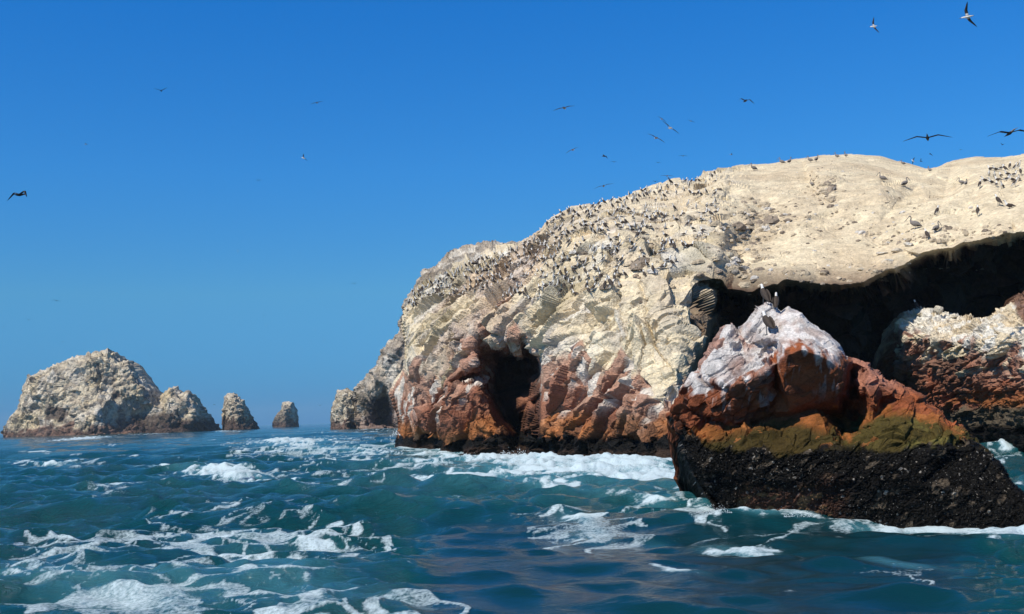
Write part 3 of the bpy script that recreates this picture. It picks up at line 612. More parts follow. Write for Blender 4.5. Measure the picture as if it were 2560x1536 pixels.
    thick(1500, 1176, 250, 26, .03, w=1.2); thick(1660, 1190, 90, 24, .0, w=1.2); thick(1280, 1162, 230, 19, .06, w=1.1); thick(1100, 1140, 110, 9, .05, w=.8); thick(1190, 1214, 230, 26, .02, w=1.05); thick(1400, 1190, 330, 30, .03, w=.8)
    thick(1040, 1200, 60, 16, .0, w=.6); thick(1340, 1235, 160, 14, .05, w=.6); thick(1450, 1200, 220, 22, 0, w=.7)
    thick(740, 1112, 110, 8, -.04, w=1.0); thick(880, 1135, 130, 9, .1, w=.62); thick(850, 1165, 70, 12, .3, w=.5); thick(560, 1188, 150, 7.5, .05, w=1.0); thick(400, 1172, 90, 5, .03, w=.7)
    thick(150, 1163, 190, 5, .04, w=.75); thick(200, 1098, 85, 3.2, -.07, w=1.1); thick(330, 1083, 60, 2.5, .03, w=.9); thick(560, 1079, 40, 2, 0, w=.7); thick(960, 1062, 50, 5, -.3, w=.7)
    thick(1000, 1130, 60, 8, .05, w=.7)
    thick(1880, 1298, 130, 7, .02, w=1.0); thick(2000, 1290, 50, 7, -.1, w=1.0); thick(1760, 1285, 50, 22, .3, w=.55); thick(2330, 1312, 260, 8, .01, w=.95); thick(2520, 1318, 110, 13, 0, w=1.1); thick(2470, 1128, 80, 6, .25, w=.9)
    thick(2540, 1150, 60, 6, .2, w=.6); thick(2560, 1210, 50, 14, .4, w=.5)
    thick(1450, 1305, 70, 14, .15, w=.72); thick(1480, 1325, 110, 20, .05, w=.55); thick(1900, 1372, 200, 12, .14, w=.85); thick(2250, 1410, 220, 9, .08, w=.75); thick(1640, 1335, 90, 9, .1, w=.5); thick(1650, 1270, 90, 14, -.05, w=.5)
    thick(1690, 1440, 90, 9, .1, w=.42); thick(2350, 1440, 160, 7, .1, w=.4)
    lacy(330, 1480, 420, 60, 0, w=1.0); lacy(700, 1470, 260, 70, .1, w=1.0); lacy(100, 1440, 250, 60, -.05, w=.85); lacy(600, 1350, 280, 60, 0, w=.55); lacy(230, 1370, 200, 30, 0, w=.5); lacy(950, 1420, 180, 30, .1, w=.55); lacy(900, 1500, 250, 50, .1, w=.6)
    lacy(1200, 1150, 420, 60, 0, w=.6); lacy(2200, 1420, 350, 60, .1, w=.5); lacy(850, 1130, 200, 40, 0, w=.55)
    sel = np.nonzero((web > .08) | (cov > .05))[0]; f2 = np.zeros_like(X)
    ws = warp[sel]; e1 = voro2((X[sel] + ws[:, 0] * 2.0) / 2.6, (Yy[sel] + ws[:, 1] * 2.6) / 2.3, 5); e2 = voro2((X[sel] + ws[:, 0] * 1.2 + 9) / .85, (Yy[sel] + ws[:, 1] * 1.2) / .75, 6)
    wd = np.clip(web[sel] * .42 + big[sel] * .55 - .03, 0, .9)
    n_ = fin[sel]; m_ = med[sel]
    t1 = sst(wd * 1.05 + .03, wd * .75 - .02, e1 + n_ * .05 + m_ * .10) * (wd > .01)
    t2 = sst(wd * .35 + .02, wd * .18, e2 + n_ * .08) * sst(.06, .25, wd) * .75
    f2[sel] = np.maximum(t1 * (.60 + .5 * m_ + .25 * n_), t2 * .8)
    crest = sst(.16, .34, Z / (1 + .0 * R)) * sst(.18, .5, fbm(P, 5, 3, 330)) * (1 - calm) * (R < 260)
    f1 = sst(.50, .98, cov + .80 * med + .45 * fin + .35 * lace2 * (cov > .15) * .5 - .05)
    f3 = crest * sst(.05, .4, med + .5 * fin) * .9
    f4 = sst(.50, .62, med * .6 + fin * .35 + .25 * sst(.05, .3, Z)) * sst(1350, 1200, py) * sst(12, 40, py - hz) * .7 * (1 - calm) * sst(.0, .3, fbm(P, 12, 2, 333))
    web_a = web * (1 - sst(.42, .7, calm))
    foam = np.clip(np.maximum.reduce([f1 * (.80 + .45 * (med + fin)), f2, f3, f4]), 0, 1)
    aer_glow = np.clip(.75 * sst(.2, .8, cov + .3 * med) + .50 * sst(.25, .9, web_a + big * .5 * (1 - calm)) + .12 * sst(.15, .5, Z) * sst(150, 60, R) + .28 * ell(1650, 1230, 300, 26) + .60 * ell(1300, 1205, 400, 50) * (.7 + med) + .3 * ell(760, 1125, 160, 16), 0, 1)  # aerated water, plus light through the wave crests painted by height
    # churned foam stands up in lumps
    lump = foam * sst(.4, .9, cov) * (med * .5 + .5) * np.clip(R / 75, .18, 1.0)
    Z += lump * .38 + foam * .02 + foam * sst(.4, .9, cov) * fin * .12
    V = np.stack([X + DX, Yy + DY, Z], 1)
    o = grid_mesh('sea', V, len(rs), len(th), m_sea, True, {'foam': foam, 'aer_glow': aer_glow, 'calm': calm})
    return o
def sea_material():
    m = bpy.data.materials.new('sea_water'); m.use_nodes = True; nt = m.node_tree; L = nt.links; nt.nodes.clear()
    out = N(nt, 'ShaderNodeOutputMaterial'); w = N(nt, 'ShaderNodeBsdfPrincipled'); fo = N(nt, 'ShaderNodeBsdfPrincipled')
    geo = N(nt, 'ShaderNodeNewGeometry')
    af = N(nt, 'ShaderNodeAttribute', attribute_name='foam'); aa = N(nt, 'ShaderNodeAttribute', attribute_name='aer_glow'); ac = N(nt, 'ShaderNodeAttribute', attribute_name='calm')
    n0 = N(nt, 'ShaderNodeTexNoise'); n0.inputs['Scale'].default_value = .18; n0.inputs['Detail'].default_value = 3; L.new(geo.outputs['Position'], n0.inputs['Vector'])
    deep = N(nt, 'ShaderNodeMix', data_type='RGBA'); deep.inputs['A'].default_value = (.002, .036, .060, 1); deep.inputs['B'].default_value = (.005, .070, .068, 1)
    L.new(n0.outputs['Fac'], deep.inputs['Factor'])
    cm = N(nt, 'ShaderNodeMix', data_type='RGBA'); cm.inputs['B'].default_value = (.055, .20, .255, 1)
    L.new(aa.outputs['Fac'], cm.inputs['Factor']); dk = N(nt, 'ShaderNodeMix', data_type='RGBA'); dk.inputs['B'].default_value = (.002, .022, .036, 1); L.new(deep.outputs['Result'], dk.inputs['A']); dkm = N(nt, 'ShaderNodeMapRange'); dkm.inputs['From Min'].default_value = .3; dkm.inputs['To Max'].default_value = .7; dkm.inputs['From Max'].default_value = .92; L.new(ac.outputs['Fac'], dkm.inputs['Value']); L.new(dkm.outputs[0], dk.inputs['Factor']); L.new(dk.outputs['Result'], cm.inputs['A']); L.new(cm.outputs['Result'], w.inputs['Base Color'])  # calm water darkened in the colour so rock reflections show more
    w.inputs['Roughness'].default_value = .06; w.inputs['IOR'].default_value = 1.333; w.inputs['Specular IOR Level'].default_value = .5
    # small ripples
    mp = N(nt, 'ShaderNodeMapping'); mp.inputs['Scale'].default_value = (1.0, 1.5, 1.0); L.new(geo.outputs['Position'], mp.inputs['Vector'])
    b1 = N(nt, 'ShaderNodeTexNoise'); b1.inputs['Scale'].default_value = 3.4; b1.inputs['Detail'].default_value = 8; b1.inputs['Roughness'].default_value = .66; b1.inputs['Distortion'].default_value = .6
    L.new(mp.outputs[0], b1.inputs['Vector'])
    bp = N(nt, 'ShaderNodeBump'); bp.inputs['Distance'].default_value = .20
    st = N(nt, 'ShaderNodeMapRange'); st.inputs['To Min'].default_value = 1.0; st.inputs['To Max'].default_value = .10; L.new(ac.outputs['Fac'], st.inputs['Value']); L.new(st.outputs[0], bp.inputs['Strength'])
    L.new(b1.outputs['Fac'], bp.inputs['Height']); L.new(bp.outputs[0], w.inputs['Normal'])
    # foam
    fn = N(nt, 'ShaderNodeTexNoise'); fn.inputs['Scale'].default_value = 13; fn.inputs['Detail'].default_value = 6; fn.inputs['Roughness'].default_value = .7; L.new(geo.outputs['Position'], fn.inputs['Vector'])
    fr = N(nt, 'ShaderNodeMapRange'); fr.inputs['From Min'].default_value = .35; fr.inputs['From Max'].default_value = .62; L.new(fn.outputs['Fac'], fr.inputs['Value'])
    # coverage = smoothstep(foam*1.5 - (1-noise)*.6)
    m1 = N(nt, 'ShaderNodeMath', operation='MULTIPLY'); m1.inputs[1].default_value = 1.5; L.new(af.outputs['Fac'], m1.inputs[0])
    m2 = N(nt, 'ShaderNodeMath', operation='SUBTRACT'); m2.inputs[0].default_value = 1; L.new(fr.outputs[0], m2.inputs[1])
    m3 = N(nt, 'ShaderNodeMath', operation='MULTIPLY'); m3.inputs[1].default_value = .72; L.new(m2.outputs[0], m3.inputs[0])
    m4 = N(nt, 'ShaderNodeMath', operation='SUBTRACT', use_clamp=True); L.new(m1.outputs[0], m4.inputs[0]); L.new(m3.outputs[0], m4.inputs[1])
    fo.inputs['Base Color'].default_value = (.50, .62, .68, 1); fo.inputs['Roughness'].default_value = .65; fo.inputs['Specular IOR Level'].default_value = .3
    b2 = N(nt, 'ShaderNodeBump'); b2.inputs['Distance'].default_value = .06; b2.inputs['Strength'].default_value = .7; L.new(fn.outputs['Fac'], b2.inputs['Height']); L.new(b2.outputs[0], fo.inputs['Normal'])
    mx = N(nt, 'ShaderNodeMixShader'); L.new(m4.outputs[0], mx.inputs[0]); L.new(w.outputs[0], mx.inputs[1]); L.new(fo.outputs[0], mx.inputs[2])
    L.new(mx.outputs[0], out.inputs['Surface'])
    return m
m_sea = sea_material()
sea = build_sea(); tag(sea, kind='structure', label='choppy deep blue green sea with white foam')

# sea air: far rocks pale a little
m_haze = bpy.data.materials.new('haze'); m_haze.use_nodes = True; hn = m_haze.node_tree; hn.nodes.clear()
ho = hn.nodes.new('ShaderNodeOutputMaterial'); hv = hn.nodes.new('ShaderNodeVolumePrincipled'); hv.inputs['Density'].default_value = .00010; hv.inputs['Color'].default_value = (.62, .82, .98, 1)
hn.links.new(hv.outputs[0], ho.inputs['Volume'])
hx, hy0, hy1, hz0, hz1 = 4300, -4300, 4300, -6, 60
hvv = [(x, y, z) for z in (hz0, hz1) for y in (hy0, hy1) for x in (-hx, hx)]
hz_o = mesh_obj('haze', hvv, [(0, 2, 3, 1), (4, 5, 7, 6), (0, 1, 5, 4), (2, 6, 7, 3), (0, 4, 6, 2), (1, 3, 7, 5)], [m_haze], None, None, False); tag(hz_o, kind='stuff', label='thin sea haze that pales the far islets')

# spray thrown up where the swell meets the rock
def spray():
    g = np.random.default_rng(21); V = []; Fc = []
    for (x0, x1, y, h, n, Y) in [(1225, 1345, 1142, 22, 420, 74), (1350, 1480, 1150, 10, 160, 69), (1500, 1545, 1158, 26, 170, 66), (1560, 1700, 1165, 9, 200, 62), (1090, 1215, 1136, 8, 130, 86), (2425, 2470, 1122, 12, 90, 62),
                                 (1740, 1830, 1280, 26, 260, 28.8), (1960, 2035, 1290, 20, 150, 27.8), (980, 1000, 1085, 14, 70, 99)]:
        for _ in range(n):
            t = g.random(); env = math.sin(math.pi * min(max(t, .05), .95)); x = x0 + (x1 - x0) * t
            yy = y - abs(g.normal(0, .45)) * h * env + 3; c = at(np.array(x), np.array(yy), np.array(Y - 1.0 + g.normal(0, .35)))
            s = Y / F * g.uniform(.4, 1.3) * (1.5 if g.random() < .12 and Y > 40 else .7); o = len(V)
            for a in ((1, 0, 0), (-1, 0, 0), (0, 1, 0), (0, -1, 0), (0, 0, 1.3), (0, 0, -1.3)): V.append((c[0] + a[0] * s, c[1] + a[1] * s, c[2] + a[2] * s))
            for i, j in ((0, 2), (2, 1), (1, 3), (3, 0)): Fc.append((o + i, o + j, o + 4)); Fc.append((o + j, o + i, o + 5))
    o = mesh_obj('sea_spray', V, Fc, [plain('spray_water', (.72, .80, .84), .5, .05)], None, None, True); tag(o, 'white droplets of spray flung up where the waves meet the rocks', 'spray', kind='stuff')
spray()
# ================================================================== BIRDS AND LOOSE ROCKS
m_white = plain('white_feathers', (.72, .71, .68), .8, .08)
m_brown = plain('brown_feathers', (.055, .042, .034), .75, .5, 18)
m_grey = plain('grey_feathers', (.20, .18, .165), .8, .4, 14)
m_dark = plain('dark_feathers', (.018, .016, .015), .7, .5, 18)
m_beak = plain('beak_horn', (.16, .15, .14), .5, .3)
m_leg = plain('leg_skin', (.07, .08, .09), .6, .3)
def loft(rings, n=8):
    """rings: (x, z, half width, half height); the body axis lies in the local YZ plane (y forward)"""
    V = []; Fc = []; info = []
    pts = np.array([(r[0], r[1]) for r in rings])
    for k, (y, z, w, h) in enumerate(rings):
        a, b = pts[max(k - 1, 0)], pts[min(k + 1, len(pts) - 1)]; t = b - a; t /= np.linalg.norm(t); nn = (-t[1], t[0])
        for j in range(n):
            th = 2 * math.pi * (j + .5) / n
            V.append((w * math.cos(th), y + nn[0] * h * math.sin(th), z + nn[1] * h * math.sin(th)))
    for k in range(len(rings) - 1):
        for j in range(n):
            Fc.append((k * n + j, k * n + (j + 1) % n, (k + 1) * n + (j + 1) % n, (k + 1) * n + j)); info.append((k, j))
    Fc.append(tuple(range(n))[::-1]); info.append((0, 0)); Fc.append(tuple(range((len(rings) - 1) * n, len(rings) * n))); info.append((len(rings) - 2, 0))
    return V, Fc, info
def tube(V, Fc, a, b, r):
    a = Vector(a); b = Vector(b); d = (b - a).normalized(); u = d.orthogonal().normalized(); w = d.cross(u); o = len(V)
    for q in (a, b):
        for k in range(4): V.append(tuple(q + u * r * math.cos(k * 1.571) + w * r * math.sin(k * 1.571)))
    for k in range(4): Fc.append((o + k, o + (k + 1) % 4, o + 4 + (k + 1) % 4, o + 4 + k))
UP_R = [(-.30, .07, .012, .008), (-.20, .15, .045, .025), (-.09, .25, .085, .085), (.0, .33, .10, .105), (.07, .42, .078, .085), (.10, .49, .045, .05), (.115, .55, .036, .04), (.135, .60, .042, .045), (.175, .615, .030, .032), (.22, .605, .013, .016), (.28, .59, .004, .005)]
SIT_R = [(-.36, .09, .012, .008), (-.24, .13, .05, .03), (-.11, .16, .09, .085), (.03, .18, .10, .10), (.13, .23, .07, .08), (.17, .31, .042, .045), (.185, .37, .036, .038), (.205, .42, .042, .042), (.245, .43, .030, .030), (.29, .42, .013, .014), (.35, .41, .004, .005)]
PEL_R = [(-.50, .18, .03, .012), (-.38, .26, .10, .06), (-.18, .36, .19, .19), (.05, .44, .20, .21), (.24, .54, .11, .14), (.30, .68, .055, .06), (.25, .82, .045, .045), (.26, .93, .045, .045), (.31, .99, .055, .055), (.36, .98, .04, .04), (.44, .90, .018, .022), (.58, .74, .014, .03), (.72, .60, .006, .01)]
def stand_mesh(name, rings, nb, head_m, body_m, belly_m, legs=.12):
    V, Fc, info = loft(rings, 8); mid = []
    nbk = nb
    for k, j in info:
        if k >= len(rings) - 4 + (1 if rings is PEL_R else 1): mid.append(3)
        elif k >= nbk: mid.append(0)
        else: mid.append(1 if j in (0, 1, 2, 3, 7, 4) and not (j in (4, 7) and k < 2) else 2)
    z0 = rings[3][1] - rings[3][3] * .8
    for sx in (-1, 1):
        n0 = len(Fc); tube(V, Fc, (sx * .04, .0, z0), (sx * .045, .02, 0), .011); tube(V, Fc, (sx * .045, 0, .008), (sx * .055, .08, .008), .016); mid += [4] * (len(Fc) - n0)
    return mesh_obj(name, V, Fc, [head_m, body_m, belly_m, m_beak, m_leg], mid)
COL.hide_viewport = False
hf = np.nonzero(head.front)[0]; nf_ = np.nonzero(near.front)[0]; sf_ = np.nonzero(spur.front)[0]
def locate(r, fidx, x, y, tol=4.0):
    m = fidx[(np.abs(r.sx[fidx] - x) < tol) & (np.abs(r.sy[fidx] - y) < tol)]
    if not len(m): return None
    m2 = m[r.p[m, 1] < r.p[m, 1].min() + 1.5]
    d = (r.sx[m2] - x) ** 2 + (r.sy[m2] - y) ** 2
    return Vector(r.p[m2[d.argmin()]].tolist())
R = random.Random(5)
protoA = stand_mesh('seabird', UP_R, 5, m_white, m_brown, m_white)
protoB = stand_mesh('seabird', SIT_R, 4, m_white, m_brown, m_white)
protoC = stand_mesh('seabird', UP_R, 9, m_dark, m_dark, m_dark)
protos = [protoA, protoB, protoC]; used = [False, False, False]
def place(kind, P, yaw, s, label, cat, group=None, pitch=0.0, sink=.02):
    src = protos[kind]
    if used[kind]: o = src.copy(); COL.objects.link(o)
    else: o = src; used[kind] = True
    o.location = P - Vector((0, 0, sink)); o.rotation_euler = (pitch, R.uniform(-.1, .1), yaw); o.scale = (s, s, s)
    for k in ('label', 'category', 'group'):
        if k in o: del o[k]
    tag(o, label, cat, group); return o
# colony over the shoulder of the cliff
sil = np.array([p[:2] for p in head_pairs if p[0] >= 1030], float)
def top_y(x): return np.interp(x, sil[:, 0], sil[:, 1])
low_x = [1000, 1040, 1100, 1200, 1300, 1400, 1500, 1600, 1700, 1760, 1800]; low_y = [785, 770, 745, 735, 755, 750, 735, 700, 660, 600, 560]
spots = []
tries = 0
while len(spots) < 560 and tries < 40000:
    tries += 1
    x = R.uniform(1015, 1790); ty = float(top_y(x)); ly = float(np.interp(x, low_x, low_y)); t = R.random() ** 1.25
    y = ty + 3 + (ly - ty) * t
    dens = .35 + .65 * math.exp(-((x - 1270) / 260) ** 2) + .4 * (t < .12)
    dens *= .55 + .9 * max(0, math.sin(x * .031 + y * .047) * math.cos(y * .061 - x * .013))
    if R.random() > dens: continue
    if any(abs(x - a) < 5 and abs(y - b) < 6 for a, b, _ in spots): continue
    P = locate(head, hf, x, y)
    if P is None: continue
    spots.append((x, y, P))
spots.sort(key=lambda s: s[2].y)
GA = 'seabirds crowded on the upper left shoulder of the headland'
cnt = 0; rest = []
for i, (x, y, P) in enumerate(spots):
    onsky = y - top_y(x) < 9 and x > 1400
    if cnt >= 262: rest.append((x, y, P)); continue
    k = 0 if R.random() < .48 else 1
    yaw = R.choice([R.uniform(-.9, .9), R.uniform(.9, 2.2), R.uniform(-2.2, -.9), R.uniform(2.2, 4)])
    lab = 'small brown and white seabird on the skyline of the sloping shoulder left of the summit' if onsky else 'small brown-backed white-headed seabird in the crowd on the shoulder slope below its skyline'
    grp = 'seabirds along the skyline of the sloping shoulder' if onsky else GA
    if not onsky:
        zi = int(x > 1190) + int(x > 1360) + int(x > 1560)
        zone = ('at the left end of the crowd', 'in the crowd right above the sea cave', 'in the middle of the crowd', 'in the right end of the crowd')[zi]
        pose = ('standing upright', 'crouching low')[k]
        lab = 'small brown and white seabird %s %s' % (pose, zone); grp = 'seabirds ' + zone
        if k == 1: grp = 'crouching ' + grp
    place(k, P, yaw, R.uniform(.82, 1.12), lab, 'seabird', grp); cnt += 1
# the rest of the crowd, smallest in the picture, as one
V = []; Fc = []; mi = []
base = [(p.data.vertices, p.data.polygons) for p in (protoA, protoB)]
cache = []
for p in (protoA, protoB):
    co = np.empty(len(p.data.vertices) * 3); p.data.vertices.foreach_get('co', co); cache.append((co.reshape(-1, 3), [tuple(f.vertices) for f in p.data.polygons], [f.material_index for f in p.data.polygons]))
for (x, y, P) in rest:
    co, fs, ms = cache[0 if R.random() < .6 else 1]; a = R.uniform(0, 6.28); s = R.uniform(.85, 1.1); o = len(V)
    ca, sa = math.cos(a) * s, math.sin(a) * s
    for c in co: V.append((P.x + c[0] * ca - c[1] * sa, P.y + c[0] * sa + c[1] * ca, P.z - .02 + c[2] * s))
    Fc += [tuple(v + o for v in f) for f in fs]; mi += ms
fl = mesh_obj('seabird_crowd', V, Fc, [m_white, m_brown, m_white, m_beak, m_leg], mi)
tag(fl, 'far part of the seabird crowd packed on the upper left shoulder', 'seabirds', kind='stuff')
# right-hand group on the slope
GB = 'seabirds gathered at the upper right edge of the slope'
for (x, y) in [(2478, 426), (2490, 428), (2502, 426), (2513, 430), (2524, 424), (2537, 428), (2549, 422), (2473, 440), (2487, 444), (2503, 443), (2519, 441), (2535, 440), (2553, 438), (2462, 455), (2480, 457), (2496, 455), (2515, 452), (2531, 456), (2548, 452), (2490, 468), (2508, 470), (2538, 468), (2450, 470)]:
    P = locate(head, hf, x, y)
    if P: place(0 if R.random() < .5 else 1, P, R.uniform(0, 6.28), 1.15, 'small brown and white seabird in the cluster at the upper right edge of the slope', 'seabird', GB)
for (x, y, k, yaw, s, lab) in [
    (2291, 778, 0, .4, 1.1, 'small white-headed seabird against the black overhang on the spur ledge'),
    (2285, 652, 0, -.5, 1.25, 'brown seabird with white head alone just above the overhang rim'),
    (2498, 516, 0, .3, 1.3, 'white-headed brown seabird standing below the dark slot near the right edge'),
    (2447, 540, 0, -.6, 1.25, 'brown seabird standing alone above the thin ledge at far right'),
    (2340, 535, 0, -.9, 1.2, 'white-headed brown seabird on the open slope right of centre'),
    (2320, 600, 0, .2, 1.2, 'white-breasted brown seabird beside the pale stones above the rim'),
    (2525, 520, 1, 1.4, 1.3, 'dark seabird crouching on the ledge at far right of the standing white-headed one'),
    (1227, 738, 0, -.8, 1.35, 'brown seabird alone below the crowd, white neck raised, on the left shoulder'),
    (1526, 722, 0, .4, 1.3, 'brown seabird perched alone over the cliff below the crowd'),
    (1088, 735, 0, .4, 1.3, 'lone brown seabird with white neck under the left end of the crowd'),
    (1056, 730, 0, -.5, 1.3, 'brown seabird at the leftmost tip of the crowd'),
    (1038, 764, 1, 1.3, 1.3, 'crouching dark-winged seabird lowest on the left edge of the cliff')]:
    P = locate(head if y != 778 else spur, hf if y != 778 else sf_, x, y, 8)
    if P: place(k, P, yaw, s, lab, 'seabird')
P = locate(head, hf, 1677, 462, 6)
if P: place(2, P, 1.2, 1.2, 'all-dark slender seabird upright among the white-headed ones on the skyline', 'seabird')
# pelicans
pel = stand_mesh('pelican', PEL_R, 6, m_grey, m_grey, m_dark); protos.append(pel); used.append(False)
for (x, y, yaw, s, lab) in [
    (1885, 424, 1.7, .95, 'grey pelican facing left on the skyline left of the summit'),
    (1955, 407, 1.2, .9, 'grey pelican with neck stretched, left of the pair on the skyline'),
    (1972, 404, -1.0, .9, 'grey pelican with beak raised, right of the pair on the skyline'),
    (2025, 400, .8, .85, 'hunched grey pelican left of two near the top of the hill'),
    (2040, 402, -.8, .9, 'grey pelican beside a hunched one near the top of the hill'),
    (2093, 394, .6, .8, 'brown pelican stooping on the very top of the hill'),
    (2116, 390, 0.1, .85, 'slim pale pelican standing tallest on the summit skyline'),
    (2257, 409, 1.0, .7, 'small pelican crouching on the falling skyline right of the summit'),
    (2322, 424, .2, .75, 'dark pelican standing in the notch of the skyline'),
    (2210, 452, 1.3, .95, 'pale grey pelican resting on the slope with head to the left'),
    (2262, 468, -1.2, 1.0, 'brown pelican with long neck out on the slope below the notch'),
    (2289, 574, 1.2, 1.05, 'large grey pelican standing in the middle of the bright slope'),
    (2341, 582, -1.1, .85, 'grey pelican on the thin ledge right of the large grey one'),
    (2029, 465, .4, .7, 'small dark pelican on the slope under the summit'),
    (2086, 476, -.6, .75, 'dark pelican crouching near the rough patch of the slope'),
    (2401, 462, .9, .75, 'brown pelican on the upper slope right of the notch'),
    (2412, 458, -.8, .7, 'thin brown pelican beside another on the upper right slope')]:
    P = locate(head, hf, x, y, 7)
    if P: place(3, P, yaw, s * .86, lab, 'pelican')
# three birds on the near rock, modelled with their parts
def near_bird(P, yaw, s, label, pitch=0.0):
    e = bpy.data.objects.new('seabird', None); COL.objects.link(e); e.location = P; e.rotation_euler = (pitch, 0, yaw); e.scale = (s, s, s); e.empty_display_size = .2
    V, Fc, info = loft(UP_R[:9] + [(.19, .613, .018, .018)], 14); mid = [0 if k >= 5 or 7 <= j <= 12 else 1 for k, j in info]
    b = mesh_obj('body', V, Fc, [m_white, m_brown], mid, e)
    sb = b.modifiers.new('sub', 'SUBSURF'); sb.levels = 1; sb.render_levels = 1
    V, Fc, info = loft([(.185, .613, .019, .019), (.22, .605, .013, .015), (.26, .597, .008, .009), (.29, .588, .002, .003)], 8); mesh_obj('beak', V, Fc, [m_beak], None, e)
    for sx in (-1, 1):
        V, Fc, info = loft([(-.34, .05, .006, .004), (-.24, .12, .016, .03), (-.12, .235, .022, .075), (-.02, .34, .024, .085), (.055, .43, .014, .05), (.075, .46, .004, .012)], 10)
        V = [(v[0] + sx * (.088 if v[2] > .15 else .05), v[1] - .02, v[2] + .01) for v in V]; w = mesh_obj('wing', V, Fc, [m_brown], None, e)
        V = []; Fc = []; tube(V, Fc, (sx * .04, .0, .24), (sx * .045, .02, .0), .013); tube(V, Fc, (sx * .045, 0, .008), (sx * .05, .09, .008), .014); tube(V, Fc, (sx * .045, 0, .008), (sx * .085, .07, .008), .012)
        mesh_obj('leg', V, Fc, [m_leg], None, e)
    tag(e, label, 'seabird'); return e
for (x, y, yaw, s, lab, pt) in [(1912, 764, .25, .95, 'dark-bodied seabird with white crown standing on the summit of the near rock', 0),
                            (1941, 776, -.35, .8, 'white-headed seabird half hidden just right of the near rock summit', 0),
                            (1922, 835, .25, 1.05, 'large brown-backed seabird standing in the cleft of the near rock, back to the viewer', -.15)]:
    P = locate(near, nf_, x, y, 7)
    if P: near_bird(P + Vector((0, -.03, -.02)), yaw, s, lab, pt)
# flying birds
def fly_mesh(name, a1, a2, sweep, body_m, belly_m, wing_m, ln=.80, half=.76, slim=1.0, bill=0):
    rings = [(-.40 * ln, 0, .012, .006), (-.28 * ln, 0, .030, .018), (-.12 * ln, -.005, .062, .055), (.06 * ln, -.012, .075, .07), (.22 * ln, -.005, .055, .052), (.34 * ln, .01, .036, .036), (.42 * ln, .015, .036, .036), (.48 * ln, .01, .018, .018), ((.60 + bill) * ln, -.012, .004, .004)]
    V, Fc, info = loft(rings, 8); mid = [3 if k >= 7 else (0 if k >= 4 else (2 if j in (4, 5, 6, 7) else 1)) for k, j in info]
    st = [(.03, 0, .17), (.20, 0, .18), (.42, 1, .17), (.62, 2, .13), (.82, 2, .09), (1.0, 2, .015)]
    for sx in (-1, 1):
        x = .04; z = .02; yb = .05; o = len(V); prev = .03
        for k, (t, seg, ch) in enumerate(st):
            dt = (t - prev) * half; prev = t; a = a1 if seg < 2 and t <= .42 else a2
            x += dt * math.cos(a); z += dt * math.sin(a)
            yb += (.10 * dt if t <= .42 else -sweep * dt)
            c = ch * slim; th = .012 * (1 - t * .6)
            V += [(sx * x, yb + c * .45, z), (sx * x, yb, z + th), (sx * x, yb - c * .55, z), (sx * x, yb, z - th)]
        for k in range(len(st) - 1):
            for j in range(4):
                q = (o + k * 4 + j, o + k * 4 + (j + 1) % 4, o + (k + 1) * 4 + (j + 1) % 4, o + (k + 1) * 4 + j); Fc.append(q if sx > 0 else q[::-1])
                mid.append(4 if not (k == 0 and j >= 2) else 2)
        Fc.append(tuple(o + (len(st) - 1) * 4 + j for j in range(4))); mid.append(4)
    return mesh_obj(name, V, Fc, [body_m[0], body_m[1], belly_m, m_beak, wing_m], mid)
d2r = math.radians
WB = (m_white, m_brown); DB = (m_dark, m_dark); GB_ = (m_grey, m_brown)
variants = {
 'glide': (d2r(10), d2r(-6), .35, WB, m_white, m_brown), 'arch': (d2r(22), d2r(-48), .5, DB, m_dark, m_dark), 'flat': (d2r(6), d2r(-12), .25, WB, m_grey, m_brown),
 'bank': (d2r(26), d2r(2), .55, WB, m_white, m_brown), 'vee': (d2r(30), d2r(14), .5, DB, m_dark, m_dark), 'pelican': (d2r(10), d2r(-14), .12, (m_grey, m_brown), m_dark, m_brown)}
fproto = {}
def fly(x, y, span, var, yaw, bank, label, roll=0, cat='flying seabird', pitch=0):
    half = 1.12 if var == 'pelican' else .76
    if span < 50: span *= 1.28
    Y = half * 2 * F / span
    if var in fproto: o = fproto[var].copy(); COL.objects.link(o)
    else:
        v = variants[var]; o = fly_mesh('flying_pelican' if var == 'pelican' else 'flying_seabird', *v, **(dict(half=1.12, ln=1.15, slim=1.15, bill=.12) if var == 'pelican' else {})); fproto[var] = o
    p = at(np.array(x), np.array(y), np.array(Y)); o.location = Vector([float(c) for c in p])
    o.rotation_euler = (Matrix.Rotation(d2r(bank), 3, 'Y') @ Matrix.Rotation(d2r(yaw), 3, 'Z') @ Matrix.Rotation(d2r(pitch), 3, 'X') @ Matrix.Rotation(d2r(roll), 3, 'Y')).to_euler()
    tag(o, label, cat)
